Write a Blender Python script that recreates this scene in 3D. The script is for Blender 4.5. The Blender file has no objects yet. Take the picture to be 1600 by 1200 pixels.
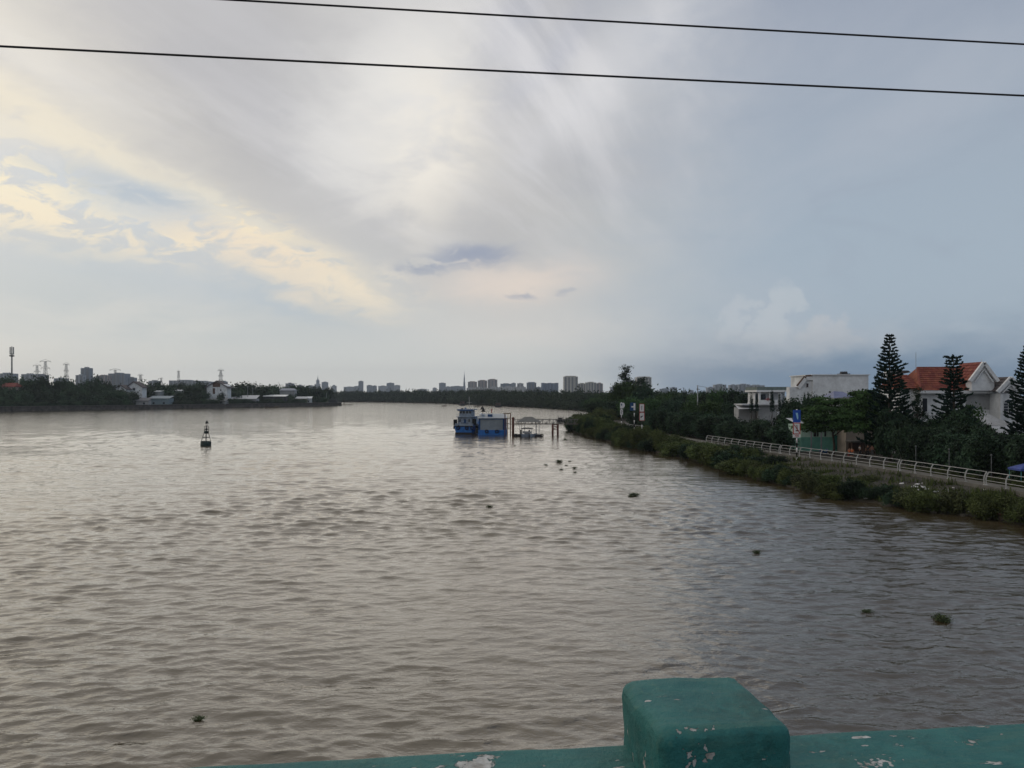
import bpy, bmesh, math, random
import numpy as np
from mathutils import Vector, Matrix, geometry

R = math.radians
scene = bpy.context.scene
COL = scene.collection

# ------------------------------------------------------------------ camera
F_PX, CX, HZ, EYE = 1209.0, 800.0, 617.0, 11.5      # focal length and horizon measured on a 1600x1200 frame; eye height above the river
cam_d = bpy.data.cameras.new('camera')
cam = bpy.data.objects.new('camera', cam_d)
COL.objects.link(cam)
cam_d.sensor_fit = 'HORIZONTAL'
cam_d.sensor_width = 36.0
cam_d.lens = 36.0 * F_PX / 1600.0
cam_d.shift_y = (HZ - 600.0) / 1600.0
cam_d.clip_start = 0.05
cam_d.clip_end = 60000.0
cam.location = (0, 0, EYE)
cam.rotation_euler = (R(90), 0, 0)
scene.camera = cam

# ------------------------------------------------------------------ view
vs = scene.view_settings
vs.view_transform = 'Standard'
vs.look = 'None'
vs.gamma = 1.0
vs.use_curve_mapping = False
vs.exposure = 0.0
scene.cycles.use_denoising = True
scene.cycles.max_bounces = 4
scene.cycles.diffuse_bounces = 2
scene.cycles.glossy_bounces = 2
scene.cycles.transmission_bounces = 2
scene.cycles.volume_bounces = 0
scene.cycles.caustics_reflective = False
scene.cycles.caustics_refractive = False
scene.cycles.sample_clamp_indirect = 4.0

def s2l(c):
    return tuple((v / 12.92 if v <= 0.04045 else ((v + 0.055) / 1.055) ** 2.4) for v in c)

def rgb(r, g, b):
    return s2l((r / 255.0, g / 255.0, b / 255.0))

# ------------------------------------------------------------------ sky (world) and sun
SUN_AZ, SUN_EL = R(-47), R(17)          # behind the thin cloud, to the left of the river
world = bpy.data.worlds.new('World')
scene.world = world
world.use_nodes = True
wt = world.node_tree
wt.nodes.clear()

class V:
    """a scalar socket with arithmetic"""
    def __init__(s, sock): s.s = sock
    def _m(s, op, o=None, p=None):
        n = wt.nodes.new('ShaderNodeMath'); n.operation = op
        for i, a in enumerate((s, o, p)):
            if a is None: continue
            if isinstance(a, V): wt.links.new(a.s, n.inputs[i])
            else: n.inputs[i].default_value = a
        return V(n.outputs[0])
    def __add__(s, o): return s._m('ADD', o)
    __radd__ = __add__
    def __sub__(s, o): return s._m('SUBTRACT', o)
    def __mul__(s, o): return s._m('MULTIPLY', o)
    __rmul__ = __mul__
    def __truediv__(s, o): return s._m('DIVIDE', o)
    def exp(s): return s._m('EXPONENT')
    def clamp(s):
        n = wt.nodes.new('ShaderNodeClamp'); wt.links.new(s.s, n.inputs[0]); return V(n.outputs[0])
    def ramp(s, a, b):
        n = wt.nodes.new('ShaderNodeMapRange'); n.interpolation_type = 'SMOOTHSTEP'
        wt.links.new(s.s, n.inputs[0]); n.inputs[1].default_value = a; n.inputs[2].default_value = b
        return V(n.outputs[0])

def wnoise(vec, scale, detail=5, rough=0.55, dist=0.0):
    n = wt.nodes.new('ShaderNodeTexNoise'); n.noise_dimensions = '3D'
    wt.links.new(vec, n.inputs['Vector'])
    n.inputs['Scale'].default_value = scale; n.inputs['Detail'].default_value = detail
    n.inputs['Roughness'].default_value = rough; n.inputs['Distortion'].default_value = dist
    return V(n.outputs[0])

def comb(x, y, z):
    n = wt.nodes.new('ShaderNodeCombineXYZ')
    for i, a in enumerate((x, y, z)):
        if isinstance(a, V): wt.links.new(a.s, n.inputs[i])
        else: n.inputs[i].default_value = a
    return n.outputs[0]

tc = wt.nodes.new('ShaderNodeTexCoord')
sp = wt.nodes.new('ShaderNodeSeparateXYZ')
wt.links.new(tc.outputs['Generated'], sp.inputs[0])
dx, dy, dz = V(sp.outputs[0]), V(sp.outputs[1]), V(sp.outputs[2])
az = dx._m('ARCTAN2', dy)
el = dz._m('ARCSINE')
elp = el._m('MAXIMUM', 0.0)
# cloud deck seen in perspective: streaks run out from the brightest part of the sky
inv = dz._m('MAXIMUM', 0.0) + 0.16
deck_x, deck_y = dx / inv, dy / inv
ca, sa = math.cos(R(-24)), math.sin(R(-24))
along = deck_x * sa * -1.0 + deck_y * ca
across = deck_x * ca + deck_y * sa
n_fine = wnoise(comb(along * 0.55, across * 2.6, 0.0), 1.5, 7, 0.6, 0.35)
n_soft = wnoise(comb(along * 0.5, across * 0.9, 3.1), 1.1, 5, 0.55, 0.5)
n_dir = wnoise(comb(az * 1.0, el * 2.2, 7.7), 6.0, 6, 0.58, 0.5)
n_dir2 = wnoise(comb(az * 1.0, el * 2.2, 1.3), 22.0, 6, 0.6, 0.6)
n_puff = wnoise(comb(az * 1.0, el * 1.0, 4.4), 26.0, 6, 0.55, 0.0)
n_puff2 = wnoise(comb(az * 1.0, el * 1.0, 9.4), 26.0, 6, 0.55, 0.0)
waz = az + (n_dir - 0.5) * 0.10 + (n_dir2 - 0.5) * 0.05
wel = el + (n_dir2 - 0.5) * 0.03 + (n_soft - 0.5) * 0.06

def ang(x, y):
    return math.atan((x - CX) / F_PX), math.atan((HZ - y) / math.hypot(F_PX, x - CX))

def blob(x, y, sx, sy, rot=0.0, hard=1.0, warp=True, extra=0.0):
    """soft elliptical patch of sky round a direction; sizes in degrees, rot positive = rising to the right"""
    a0, e0 = ang(x, y)
    A = (waz if warp else az) - a0
    E = (wel if warp else el) - e0
    if extra:
        A = A + (n_puff - 0.5) * extra; E = E + (n_puff2 - 0.5) * extra
    c, s = math.cos(R(rot)), math.sin(R(rot))
    p = (A * c + E * s) / R(sx)
    q = (E * c - A * s) / R(sy)
    r2 = p * p + q * q
    if hard != 1.0: r2 = r2._m('POWER', hard)
    return (r2 * -1.0).exp()

class Colr:
    def __init__(s, sock): s.s = sock

def cmix(a, b, f):
    n = wt.nodes.new('ShaderNodeMix'); n.data_type = 'RGBA'; n.clamp_factor = True
    if isinstance(f, V): wt.links.new(f.s, n.inputs[0])
    else: n.inputs[0].default_value = f
    for i, a_ in ((6, a), (7, b)):
        if isinstance(a_, Colr): wt.links.new(a_.s, n.inputs[i])
        else: n.inputs[i].default_value = (*a_, 1)
    return Colr(n.outputs[2])

sky = wt.nodes.new('ShaderNodeTexSky')
sky.sky_type = 'NISHITA'
sky.sun_disc = False
sky.sun_elevation = SUN_EL
sky.sun_rotation = SUN_AZ
sky.dust_density = 1.0
bg_sky = wt.nodes.new('ShaderNodeBackground')
bg_sky.inputs['Strength'].default_value = 0.06
wt.links.new(sky.outputs[0], bg_sky.inputs['Color'])

# --- cloud colour, from the far side round to the sunward side
RIGHT = rgb(160, 174, 187)
c = cmix(rgb(147, 155, 171), RIGHT, elp.ramp(0.55, 0.12))
away = az._m('ABSOLUTE').ramp(0.75, 1.5)                       # the sky away from the sun is duller
c = cmix(c, rgb(146, 155, 168), away)
leftness = (waz * -1.0).ramp(-0.36, 0.02)
grey = cmix(rgb(191, 189, 186), rgb(199, 202, 201), elp.ramp(0.26, 0.03))
c = cmix(c, grey, leftness * (1.0 - 0.0))
c = cmix(c, rgb(168, 168, 172), (blob(500, 250, 17, 5.0, -27) * 0.85))
c = cmix(c, rgb(205, 204, 206), (n_fine.ramp(0.42, 0.68) * leftness * elp.ramp(0.10, 0.30) * 0.6))
c = cmix(c, rgb(176, 182, 192), n_soft.ramp(0.40, 0.62) * (waz * 1.0).ramp(-0.02, 0.25) * 0.45)
c = cmix(c, rgb(150, 160, 175), n_dir.ramp(0.52, 0.70) * (waz * 1.0).ramp(0.05, 0.3) * 0.3)
c = cmix(c, rgb(170, 170, 175), n_soft.ramp(0.46, 0.66) * leftness * elp.ramp(0.08, 0.25) * 0.55)
# bright core and the shafts of cloud that spread upwards from it
c = cmix(c, rgb(236, 234, 230), blob(640, 130, 9, 6.0, 60) * 0.70)
c = cmix(c, rgb(240, 233, 220), blob(680, 225, 3.6, 6.5, -18) * n_dir.ramp(0.30, 0.58) * 0.85)
c = cmix(c, rgb(222, 220, 216), blob(560, 250, 3.0, 4.0, 60) * n_dir.ramp(0.38, 0.58) * 0.6)
c = cmix(c, rgb(214, 214, 217), blob(1010, 70, 3.0, 7.0, -58) * 0.4)
c = cmix(c, rgb(214, 214, 217), blob(900, 150, 2.0, 7.0, -50) * 0.4)
c = cmix(c, rgb(168, 172, 186), blob(860, 80, 1.3, 5.0, -50) * 0.55)
c = cmix(c, rgb(166, 170, 184), blob(800, 25, 2.4, 4.0, -40) * 0.5)
c = cmix(c, rgb(228, 226, 226), n_fine.ramp(0.42, 0.70) * blob(830, 90, 10, 8, 0) * 0.6)
# upper left: pale cream wash
c = cmix(c, rgb(224, 219, 208), blob(-60, 60, 13, 6.5, -35) * n_dir.ramp(0.25, 0.6) * 0.75)
# the lit edge of the cloud sheet falling to the right
edge = blob(300, 320, 21, 0.95, -24.5) * (waz * -1.0).ramp(0.13, 0.2)
c = cmix(c, rgb(232, 222, 199), edge * 0.75)
# open patches under the edge
c = cmix(c, rgb(193, 200, 206), blob(170, 330, 9.5, 2.2, -14) * 0.85)
gap = blob(190, 298, 6.2, 0.95, -9, 1.3) * n_dir2.ramp(0.35, 0.6)
c = cmix(c, rgb(163, 178, 194), gap * 0.9)
# warm lit undersides
warm = n_dir2.ramp(0.42, 0.56)
c = cmix(c, rgb(238, 226, 197), blob(20, 285, 6.0, 2.6, -22) * warm * 0.85)
c = cmix(c, rgb(240, 224, 194), blob(60, 345, 5.6, 1.1, -4) * warm * 0.75)
c = cmix(c, rgb(238, 222, 194), blob(290, 385, 5.4, 1.1, 6) * warm * 0.85)
c = cmix(c, rgb(243, 227, 194), blob(415, 368, 4.6, 0.9, -26) * warm * 0.95)
c = cmix(c, rgb(237, 220, 195), blob(450, 425, 6.2, 1.7, -19, 1.6) * n_dir2.ramp(0.28, 0.52) * 0.85)
c = cmix(c, rgb(240, 225, 200), blob(560, 465, 3.6, 0.75, -20, 1.5) * 0.75)
c = cmix(c, rgb(178, 188, 198), blob(490, 405, 2.6, 0.5, -22) * n_dir2.ramp(0.4, 0.62) * 0.8)
c = cmix(c, rgb(176, 187, 197), blob(430, 478, 6.0, 0.55, -12) * 0.7)
c = cmix(c, rgb(182, 191, 199), blob(170, 430, 11.0, 1.5, -8) * 0.65)
c = cmix(c, rgb(178, 187, 192), blob(60, 480, 24, 3.6, -3) * n_dir.ramp(0.30, 0.62) * 0.75)
c = cmix(c, rgb(222, 214, 200), blob(620, 440, 2.2, 0.9, -18) * n_dir2.ramp(0.42, 0.58) * 0.6)
# glow low in the middle with the little dark clouds
c = cmix(c, rgb(228, 213, 200), blob(800, 445, 5.2, 1.5, 4) * 0.75)
c = cmix(c, rgb(218, 211, 204), blob(800, 520, 8.0, 1.6, 0) * 0.45)
dk = n_dir2.ramp(0.28, 0.5)
c = cmix(c, rgb(150, 157, 174), blob(755, 402, 3.1, 0.85, 5, 1.7) * dk * 0.95)
c = cmix(c, rgb(155, 162, 177), blob(672, 414, 2.1, 0.55, -2, 1.6) * dk * 0.85)
c = cmix(c, rgb(160, 165, 178), blob(812, 459, 1.1, 0.24, -4, 1.4) * 0.7)
c = cmix(c, rgb(165, 170, 180), blob(885, 456, 0.7, 0.2, 4, 1.4) * 0.6)
# towers of cumulus over the right bank
puff = n_dir2.ramp(0.34, 0.44)
c = cmix(c, rgb(188, 194, 199), blob(1203, 500, 1.15, 2.5, -8, 3.5, True, 0.085) * 0.55)
c = cmix(c, rgb(186, 192, 198), blob(1148, 500, 0.95, 1.7, 8, 3.5, True, 0.085) * 0.55)
c = cmix(c, rgb(184, 188, 193), blob(1230, 545, 7.5, 1.5, 0, 2.0, True, 0.06) * 0.55)
c = cmix(c, rgb(186, 188, 192), blob(1290, 525, 1.9, 1.1, 0, 3.0, True, 0.08) * 0.6)
c = cmix(c, rgb(140, 156, 173), blob(1540, 520, 6.5, 1.6, 4) * n_dir.ramp(0.35, 0.6) * 0.7)
# rain-dark band along the horizon on the right
low = (waz * 1.0).ramp(0.06, 0.42) * wel.ramp(0.085, 0.012)
c = cmix(c, rgb(98, 126, 154), low * 0.95)
c = cmix(c, rgb(104, 130, 157), blob(1330, 580, 12, 0.9, 0) * 0.75)
# pale air along the horizon straight ahead
c = cmix(c, rgb(213, 214, 211), (waz * -1.0).ramp(-0.25, 0.05) * elp.ramp(0.10, 0.0) * 0.75)

# the veiled sun: glow added round it, beyond the left edge, to brighten the water
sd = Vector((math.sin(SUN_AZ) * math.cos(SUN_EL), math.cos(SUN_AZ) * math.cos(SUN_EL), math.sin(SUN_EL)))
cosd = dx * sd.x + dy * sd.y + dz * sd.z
added_glow = ((cosd - 1.0) * (1.0 / 0.10)).exp()
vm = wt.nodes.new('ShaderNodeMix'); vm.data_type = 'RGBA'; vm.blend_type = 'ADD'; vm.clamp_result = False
wt.links.new((added_glow * 0.06).s, vm.inputs[0]); wt.links.new(c.s, vm.inputs[6]); vm.inputs[7].default_value = (1.0, 0.86, 0.64, 1)
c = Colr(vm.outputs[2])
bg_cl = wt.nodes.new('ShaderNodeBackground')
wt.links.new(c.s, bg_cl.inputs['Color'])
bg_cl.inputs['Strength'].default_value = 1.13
mixs = wt.nodes.new('ShaderNodeMixShader')
mixs.inputs[0].default_value = 0.93
world.cycles.sampling_method = 'MANUAL'
world.cycles.sample_map_resolution = 256
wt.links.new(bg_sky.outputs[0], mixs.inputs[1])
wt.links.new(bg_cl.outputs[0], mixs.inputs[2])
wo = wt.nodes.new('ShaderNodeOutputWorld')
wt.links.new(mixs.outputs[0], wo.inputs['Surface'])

sun_d = bpy.data.lights.new('sun', 'SUN')
sun_d.energy = 0.85
sun_d.angle = R(116)
sun_d.color = (1.0, 0.86, 0.66)
sun = bpy.data.objects.new('sun', sun_d)
COL.objects.link(sun)
sun_dir = Vector((math.sin(SUN_AZ) * math.cos(SUN_EL), math.cos(SUN_AZ) * math.cos(SUN_EL), math.sin(SUN_EL)))
sun.rotation_euler = sun_dir.to_track_quat('Z', 'Y').to_euler()

# ------------------------------------------------------------------ helpers
rng = random.Random(11)

def at(x, y, D):
    """direction measured on the photograph, taken out to depth D metres -> world point"""
    return Vector(((x - CX) / F_PX * D, D, EYE + (HZ - y) / F_PX * D))

def gx(x, D):
    return (x - CX) / F_PX * D

def gz(y, D):
    return EYE + (HZ - y) / F_PX * D

class MB:
    def __init__(s): s.v = []; s.f = []
    def add(s, vs, fs):
        b = len(s.v); s.v += [tuple(p) for p in vs]; s.f += [tuple(i + b for i in f) for f in fs]; return s
    def box(s, x0, x1, y0, y1, z0, z1):
        return s.add([(x0, y0, z0), (x1, y0, z0), (x1, y1, z0), (x0, y1, z0), (x0, y0, z1), (x1, y0, z1), (x1, y1, z1), (x0, y1, z1)],
                     [(0, 3, 2, 1), (4, 5, 6, 7), (0, 1, 5, 4), (1, 2, 6, 5), (2, 3, 7, 6), (3, 0, 4, 7)])
    def bbox(s, x0, x1, y0, y1, z0, z1, b=0.02):
        """box with chamfered upright corners and top edges"""
        def ring(i, z): return [(x0 + i + b, y0 + i, z), (x1 - i - b, y0 + i, z), (x1 - i, y0 + i + b, z), (x1 - i, y1 - i - b, z),
                                (x1 - i - b, y1 - i, z), (x0 + i + b, y1 - i, z), (x0 + i, y1 - i - b, z), (x0 + i, y0 + i + b, z)]
        r = ring(0, z0) + ring(0, z1 - b) + ring(b, z1)
        fs = [tuple(range(7, -1, -1)), tuple(range(16, 24))]
        for k in (0, 8):
            fs += [(k + i, k + (i + 1) % 8, k + 8 + (i + 1) % 8, k + 8 + i) for i in range(8)]
        return s.add(r, fs)
    def bar(s, p, q, w, h=None, up=(0, 0, 1)):
        """rectangular bar from p to q"""
        h = h or w; p, q = Vector(p), Vector(q); d = (q - p).normalized(); u = Vector(up)
        if abs(d.dot(u)) > 0.95: u = Vector((0, 1, 0))
        a = d.cross(u).normalized() * (w / 2); b_ = a.cross(d).normalized() * (h / 2)
        vs = [e + sa_ * a + sb * b_ for e in (p, q) for sa_, sb in ((-1, -1), (1, -1), (1, 1), (-1, 1))]
        return s.add(vs, [(0, 1, 2, 3), (7, 6, 5, 4), (0, 4, 5, 1), (1, 5, 6, 2), (2, 6, 7, 3), (3, 7, 4, 0)])
    def tube(s, pts, rad, n=8, cap=True):
        """round tube through pts, rad a number or a list"""
        pts = [Vector(p) for p in pts]; m = len(pts)
        rs = rad if isinstance(rad, (list, tuple)) else [rad] * m
        vs = []; ref = None
        for i, p in enumerate(pts):
            d = (pts[min(i + 1, m - 1)] - pts[max(i - 1, 0)]).normalized()
            if ref is None or abs(ref.dot(d)) > 0.98: ref = Vector((0, 0, 1)) if abs(d.z) < 0.9 else Vector((1, 0, 0))
            a = d.cross(ref).normalized(); b_ = d.cross(a).normalized()
            vs += [p + rs[i] * (math.cos(t) * a + math.sin(t) * b_) for t in (2 * math.pi * k / n for k in range(n))]
        fs = [(i * n + k, (i + 1) * n + k, (i + 1) * n + (k + 1) % n, i * n + (k + 1) % n) for i in range(m - 1) for k in range(n)]
        if cap: fs += [tuple(range(n)), tuple(range(m * n - 1, m * n - n - 1, -1))]
        return s.add(vs, fs)
    def lathe(s, prof, n=16, c=(0, 0, 0)):
        """profile [(r, z)] turned about z"""
        vs = [(c[0] + r * math.cos(2 * math.pi * k / n), c[1] + r * math.sin(2 * math.pi * k / n), c[2] + z) for r, z in prof for k in range(n)]
        fs = [(i * n + k, i * n + (k + 1) % n, (i + 1) * n + (k + 1) % n, (i + 1) * n + k) for i in range(len(prof) - 1) for k in range(n)]
        fs += [tuple(range(n - 1, -1, -1)), tuple(range((len(prof) - 1) * n, len(prof) * n))]
        return s.add(vs, fs)
    def prism(s, poly, y0, y1):
        """polygon in x,z pushed from y0 to y1"""
        n = len(poly)
        vs = [(x, y0, z) for x, z in poly] + [(x, y1, z) for x, z in poly]
        return s.add(vs, [tuple(range(n)), tuple(range(2 * n - 1, n - 1, -1))] + [(i, i + n, (i + 1) % n + n, (i + 1) % n) for i in range(n)])
    def prismz(s, poly, z0, z1):
        n = len(poly)
        vs = [(x, y, z0) for x, y in poly] + [(x, y, z1) for x, y in poly]
        return s.add(vs, [tuple(range(n - 1, -1, -1)), tuple(range(n, 2 * n))] + [(i, (i + 1) % n, (i + 1) % n + n, i + n) for i in range(n)])
    def mesh(s, name, smooth=False):
        me = bpy.data.meshes.new(name); me.from_pydata(s.v, [], s.f)
        bm = bmesh.new(); bm.from_mesh(me); bmesh.ops.recalc_face_normals(bm, faces=bm.faces); bm.to_mesh(me); bm.free()
        if smooth: me.polygons.foreach_set('use_smooth', [True] * len(me.polygons))
        me.update(); return me
    def build(s, name, mat, parent=None, smooth=False):
        return put(name, s.mesh(name, smooth), mat, parent)

def put(name, me, mat=None, parent=None, loc=None, rz=None, scale=None):
    o = bpy.data.objects.new(name, me); COL.objects.link(o)
    if mat and me is not None and not me.materials: me.materials.append(mat)
    if parent: o.parent = parent
    if loc is not None: o.location = loc
    if rz is not None: o.rotation_euler = (0, 0, rz)
    if scale is not None: o.scale = scale
    return o

def tag(o, label=None, cat=None, group=None, kind=None):
    if label: o['label'] = label
    if cat: o['category'] = cat
    if group: o['group'] = group
    if kind: o['kind'] = kind
    return o

def thing(name, label, cat, loc=(0, 0, 0), rz=0.0, group=None):
    o = put(name, None, loc=loc, rz=rz); o.empty_display_size = 0.5
    return tag(o, label, cat, group)

def np_mesh(name, v, q, mat=None):
    """quads from numpy arrays"""
    me = bpy.data.meshes.new(name)
    v = np.ascontiguousarray(v, dtype=np.float32); q = np.ascontiguousarray(q, dtype=np.int32)
    me.vertices.add(len(v)); me.vertices.foreach_set('co', v.ravel())
    me.loops.add(q.size); me.loops.foreach_set('vertex_index', q.ravel())
    me.polygons.add(len(q)); me.polygons.foreach_set('loop_start', np.arange(0, q.size, 4, dtype=np.int32))
    me.polygons.foreach_set('loop_total', np.full(len(q), 4, dtype=np.int32))
    me.update(calc_edges=True); me.validate()
    if mat: me.materials.append(mat)
    return me

# ---- materials
def mat(name, col, rough=0.75, var=0.18, scale=1.5, dark=None, bump=0.0, bscale=8.0, metal=0.0, spec=0.3, obj_var=0.0):
    m = bpy.data.materials.new(name); m.use_nodes = True
    t = m.node_tree; p = t.nodes['Principled BSDF']
    p.inputs['Roughness'].default_value = rough; p.inputs['Metallic'].default_value = metal
    p.inputs['Specular IOR Level'].default_value = spec
    tcn = t.nodes.new('ShaderNodeTexCoord')
    nz = t.nodes.new('ShaderNodeTexNoise'); nz.inputs['Scale'].default_value = scale; nz.inputs['Detail'].default_value = 6
    nz.inputs['Roughness'].default_value = 0.65
    t.links.new(tcn.outputs['Object'], nz.inputs['Vector'])
    mr = t.nodes.new('ShaderNodeMapRange'); mr.inputs[1].default_value = 0.3; mr.inputs[2].default_value = 0.7
    t.links.new(nz.outputs[0], mr.inputs[0])
    mx = t.nodes.new('ShaderNodeMix'); mx.data_type = 'RGBA'
    d = dark or tuple(v * (1 - 2 * var) for v in col)
    l = tuple(min(1, v * (1 + var)) for v in col)
    mx.inputs[6].default_value = (*d, 1); mx.inputs[7].default_value = (*l, 1)
    t.links.new(mr.outputs[0], mx.inputs[0])
    out = mx.outputs[2]
    if obj_var:
        oi = t.nodes.new('ShaderNodeObjectInfo')
        hs = t.nodes.new('ShaderNodeHueSaturation')
        a = t.nodes.new('ShaderNodeMapRange'); a.inputs[3].default_value = 1 - obj_var; a.inputs[4].default_value = 1 + obj_var
        b = t.nodes.new('ShaderNodeMapRange'); b.inputs[3].default_value = 0.5 - 0.06 * obj_var; b.inputs[4].default_value = 0.5 + 0.06 * obj_var
        t.links.new(oi.outputs['Random'], a.inputs[0]); t.links.new(oi.outputs['Random'], b.inputs[0])
        t.links.new(a.outputs[0], hs.inputs['Value']); t.links.new(b.outputs[0], hs.inputs['Hue'])
        t.links.new(out, hs.inputs['Color']); out = hs.outputs[0]
    t.links.new(out, p.inputs['Base Color'])
    if bump:
        bn = t.nodes.new('ShaderNodeTexNoise'); bn.inputs['Scale'].default_value = bscale; bn.inputs['Detail'].default_value = 6
        t.links.new(tcn.outputs['Object'], bn.inputs['Vector'])
        bp = t.nodes.new('ShaderNodeBump'); bp.inputs['Strength'].default_value = bump; bp.inputs['Distance'].default_value = 0.05
        t.links.new(bn.outputs[0], bp.inputs['Height']); t.links.new(bp.outputs[0], p.inputs['Normal'])
    return m

M = {}
M['white_wall'] = mat('white_wall', (0.74, 0.76, 0.78), 0.85, 0.15, 0.5)
M['white_paint'] = mat('white_paint', (0.72, 0.73, 0.74), 0.6, 0.08, 2)
M['grey_wall'] = mat('grey_wall', (0.36, 0.37, 0.38), 0.9, 0.15, 0.5)
M['beige_wall'] = mat('beige_wall', (0.34, 0.29, 0.24), 0.9, 0.15, 0.6)
M['teal_wall'] = mat('teal_wall', (0.17, 0.42, 0.34), 0.8, 0.15, 0.8)
M['mint_wall'] = mat('mint_wall', (0.48, 0.66, 0.56), 0.8, 0.12, 0.8)
M['dark_glass'] = mat('dark_glass', (0.03, 0.035, 0.045), 0.15, 0.1, 3, spec=0.6)
M['dark_trim'] = mat('dark_trim', (0.05, 0.05, 0.055), 0.7, 0.2, 2)
M['brown_trim'] = mat('brown_trim', (0.13, 0.075, 0.055), 0.7, 0.2, 2)
M['red_tile'] = mat('red_tile', (0.22, 0.060, 0.040), 0.8, 0.2, 1.2, obj_var=0.16)
M['dark_tile'] = mat('dark_tile', (0.10, 0.085, 0.085), 0.85, 0.2, 1.2)
M['metal_roof'] = mat('metal_roof', (0.50, 0.51, 0.53), 0.55, 0.12, 0.7)
M['blue_roof'] = mat('blue_roof', (0.16, 0.18, 0.30), 0.6, 0.15, 0.8)
M['concrete'] = mat('concrete', (0.15, 0.142, 0.126), 0.95, 0.22, 1.1, bump=0.3)
M['seawall'] = mat('seawall', (0.10, 0.09, 0.08), 0.95, 0.3, 0.4, bump=0.4, bscale=2)
M['pale_metal'] = mat('pale_metal', (0.50, 0.50, 0.49), 0.6, 0.12, 3)
M['galv'] = mat('galvanised_steel', (0.30, 0.31, 0.32), 0.55, 0.15, 3, metal=0.2)
M['black_paint'] = mat('black_paint', (0.02, 0.02, 0.02), 0.6, 0.2, 3)
M['rubber'] = mat('rubber', (0.018, 0.018, 0.018), 0.8, 0.2, 4)
M['rust'] = mat('rust_red_steel', (0.14, 0.06, 0.045), 0.8, 0.3, 2)
M['boat_blue'] = mat('boat_blue', (0.018, 0.155, 0.50), 0.5, 0.2, 1.2, dark=(0.02, 0.085, 0.26))
M['boat_navy'] = mat('boat_navy', (0.02, 0.07, 0.19), 0.5, 0.2, 0.8)
M['boat_white'] = mat('boat_white', (0.29, 0.36, 0.46), 0.6, 0.14, 1.4, dark=(0.17, 0.19, 0.22))
M['panel_grey'] = mat('panel_grey', (0.25, 0.29, 0.33), 0.6, 0.10, 0.6)
M['sign_blue'] = mat('sign_blue', (0.02, 0.085, 0.42), 0.5, 0.1, 2)
M['sign_white'] = mat('sign_white', (0.72, 0.70, 0.70), 0.55, 0.08, 2)
M['sign_red'] = mat('sign_red', (0.42, 0.035, 0.03), 0.55, 0.1, 2)
M['flag_red'] = mat('flag_red', (0.45, 0.08, 0.05), 0.8, 0.1, 2)
M['wood'] = mat('weathered_wood', (0.10, 0.075, 0.055), 0.95, 0.3, 3, bump=0.4)
M['bark'] = mat('bark', (0.075, 0.06, 0.047), 0.95, 0.3, 3, bump=0.5)
M['pale_bark'] = mat('pale_bark', (0.22, 0.20, 0.17), 0.95, 0.25, 3, bump=0.5)
M['litter'] = mat('litter_plastic', (0.62, 0.62, 0.62), 0.5, 0.15, 6)
M['skin'] = mat('skin', (0.36, 0.20, 0.13), 0.6, 0.06, 4)
M['hair'] = mat('hair', (0.012, 0.010, 0.010), 0.6, 0.2, 9)
M['asphalt'] = mat('asphalt', (0.05, 0.05, 0.052), 0.9, 0.2, 4, bump=0.4, bscale=60)

def leaf_mat(name, col, var=0.35, obj_var=0.22, scale=0.9):
    m = mat(name, col, 0.75, var, scale, spec=0.12, obj_var=obj_var)
    return m
M['leaf_dark'] = leaf_mat('leaf_dark', (0.034, 0.064, 0.034), 0.5, 0.35)
M['leaf_mid'] = leaf_mat('leaf_mid', (0.055, 0.105, 0.034))
M['leaf_olive'] = leaf_mat('leaf_olive', (0.082, 0.105, 0.034))
M['leaf_dry'] = leaf_mat('leaf_dry', (0.078, 0.090, 0.038))
M['leaf_pine'] = leaf_mat('leaf_pine', (0.018, 0.042, 0.030), 0.3, 0.1)
M['leaf_far'] = leaf_mat('leaf_far', (0.058, 0.092, 0.046), 0.4, 0.4, 0.12)
M['grass'] = leaf_mat('grass', (0.075, 0.095, 0.030))

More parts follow.
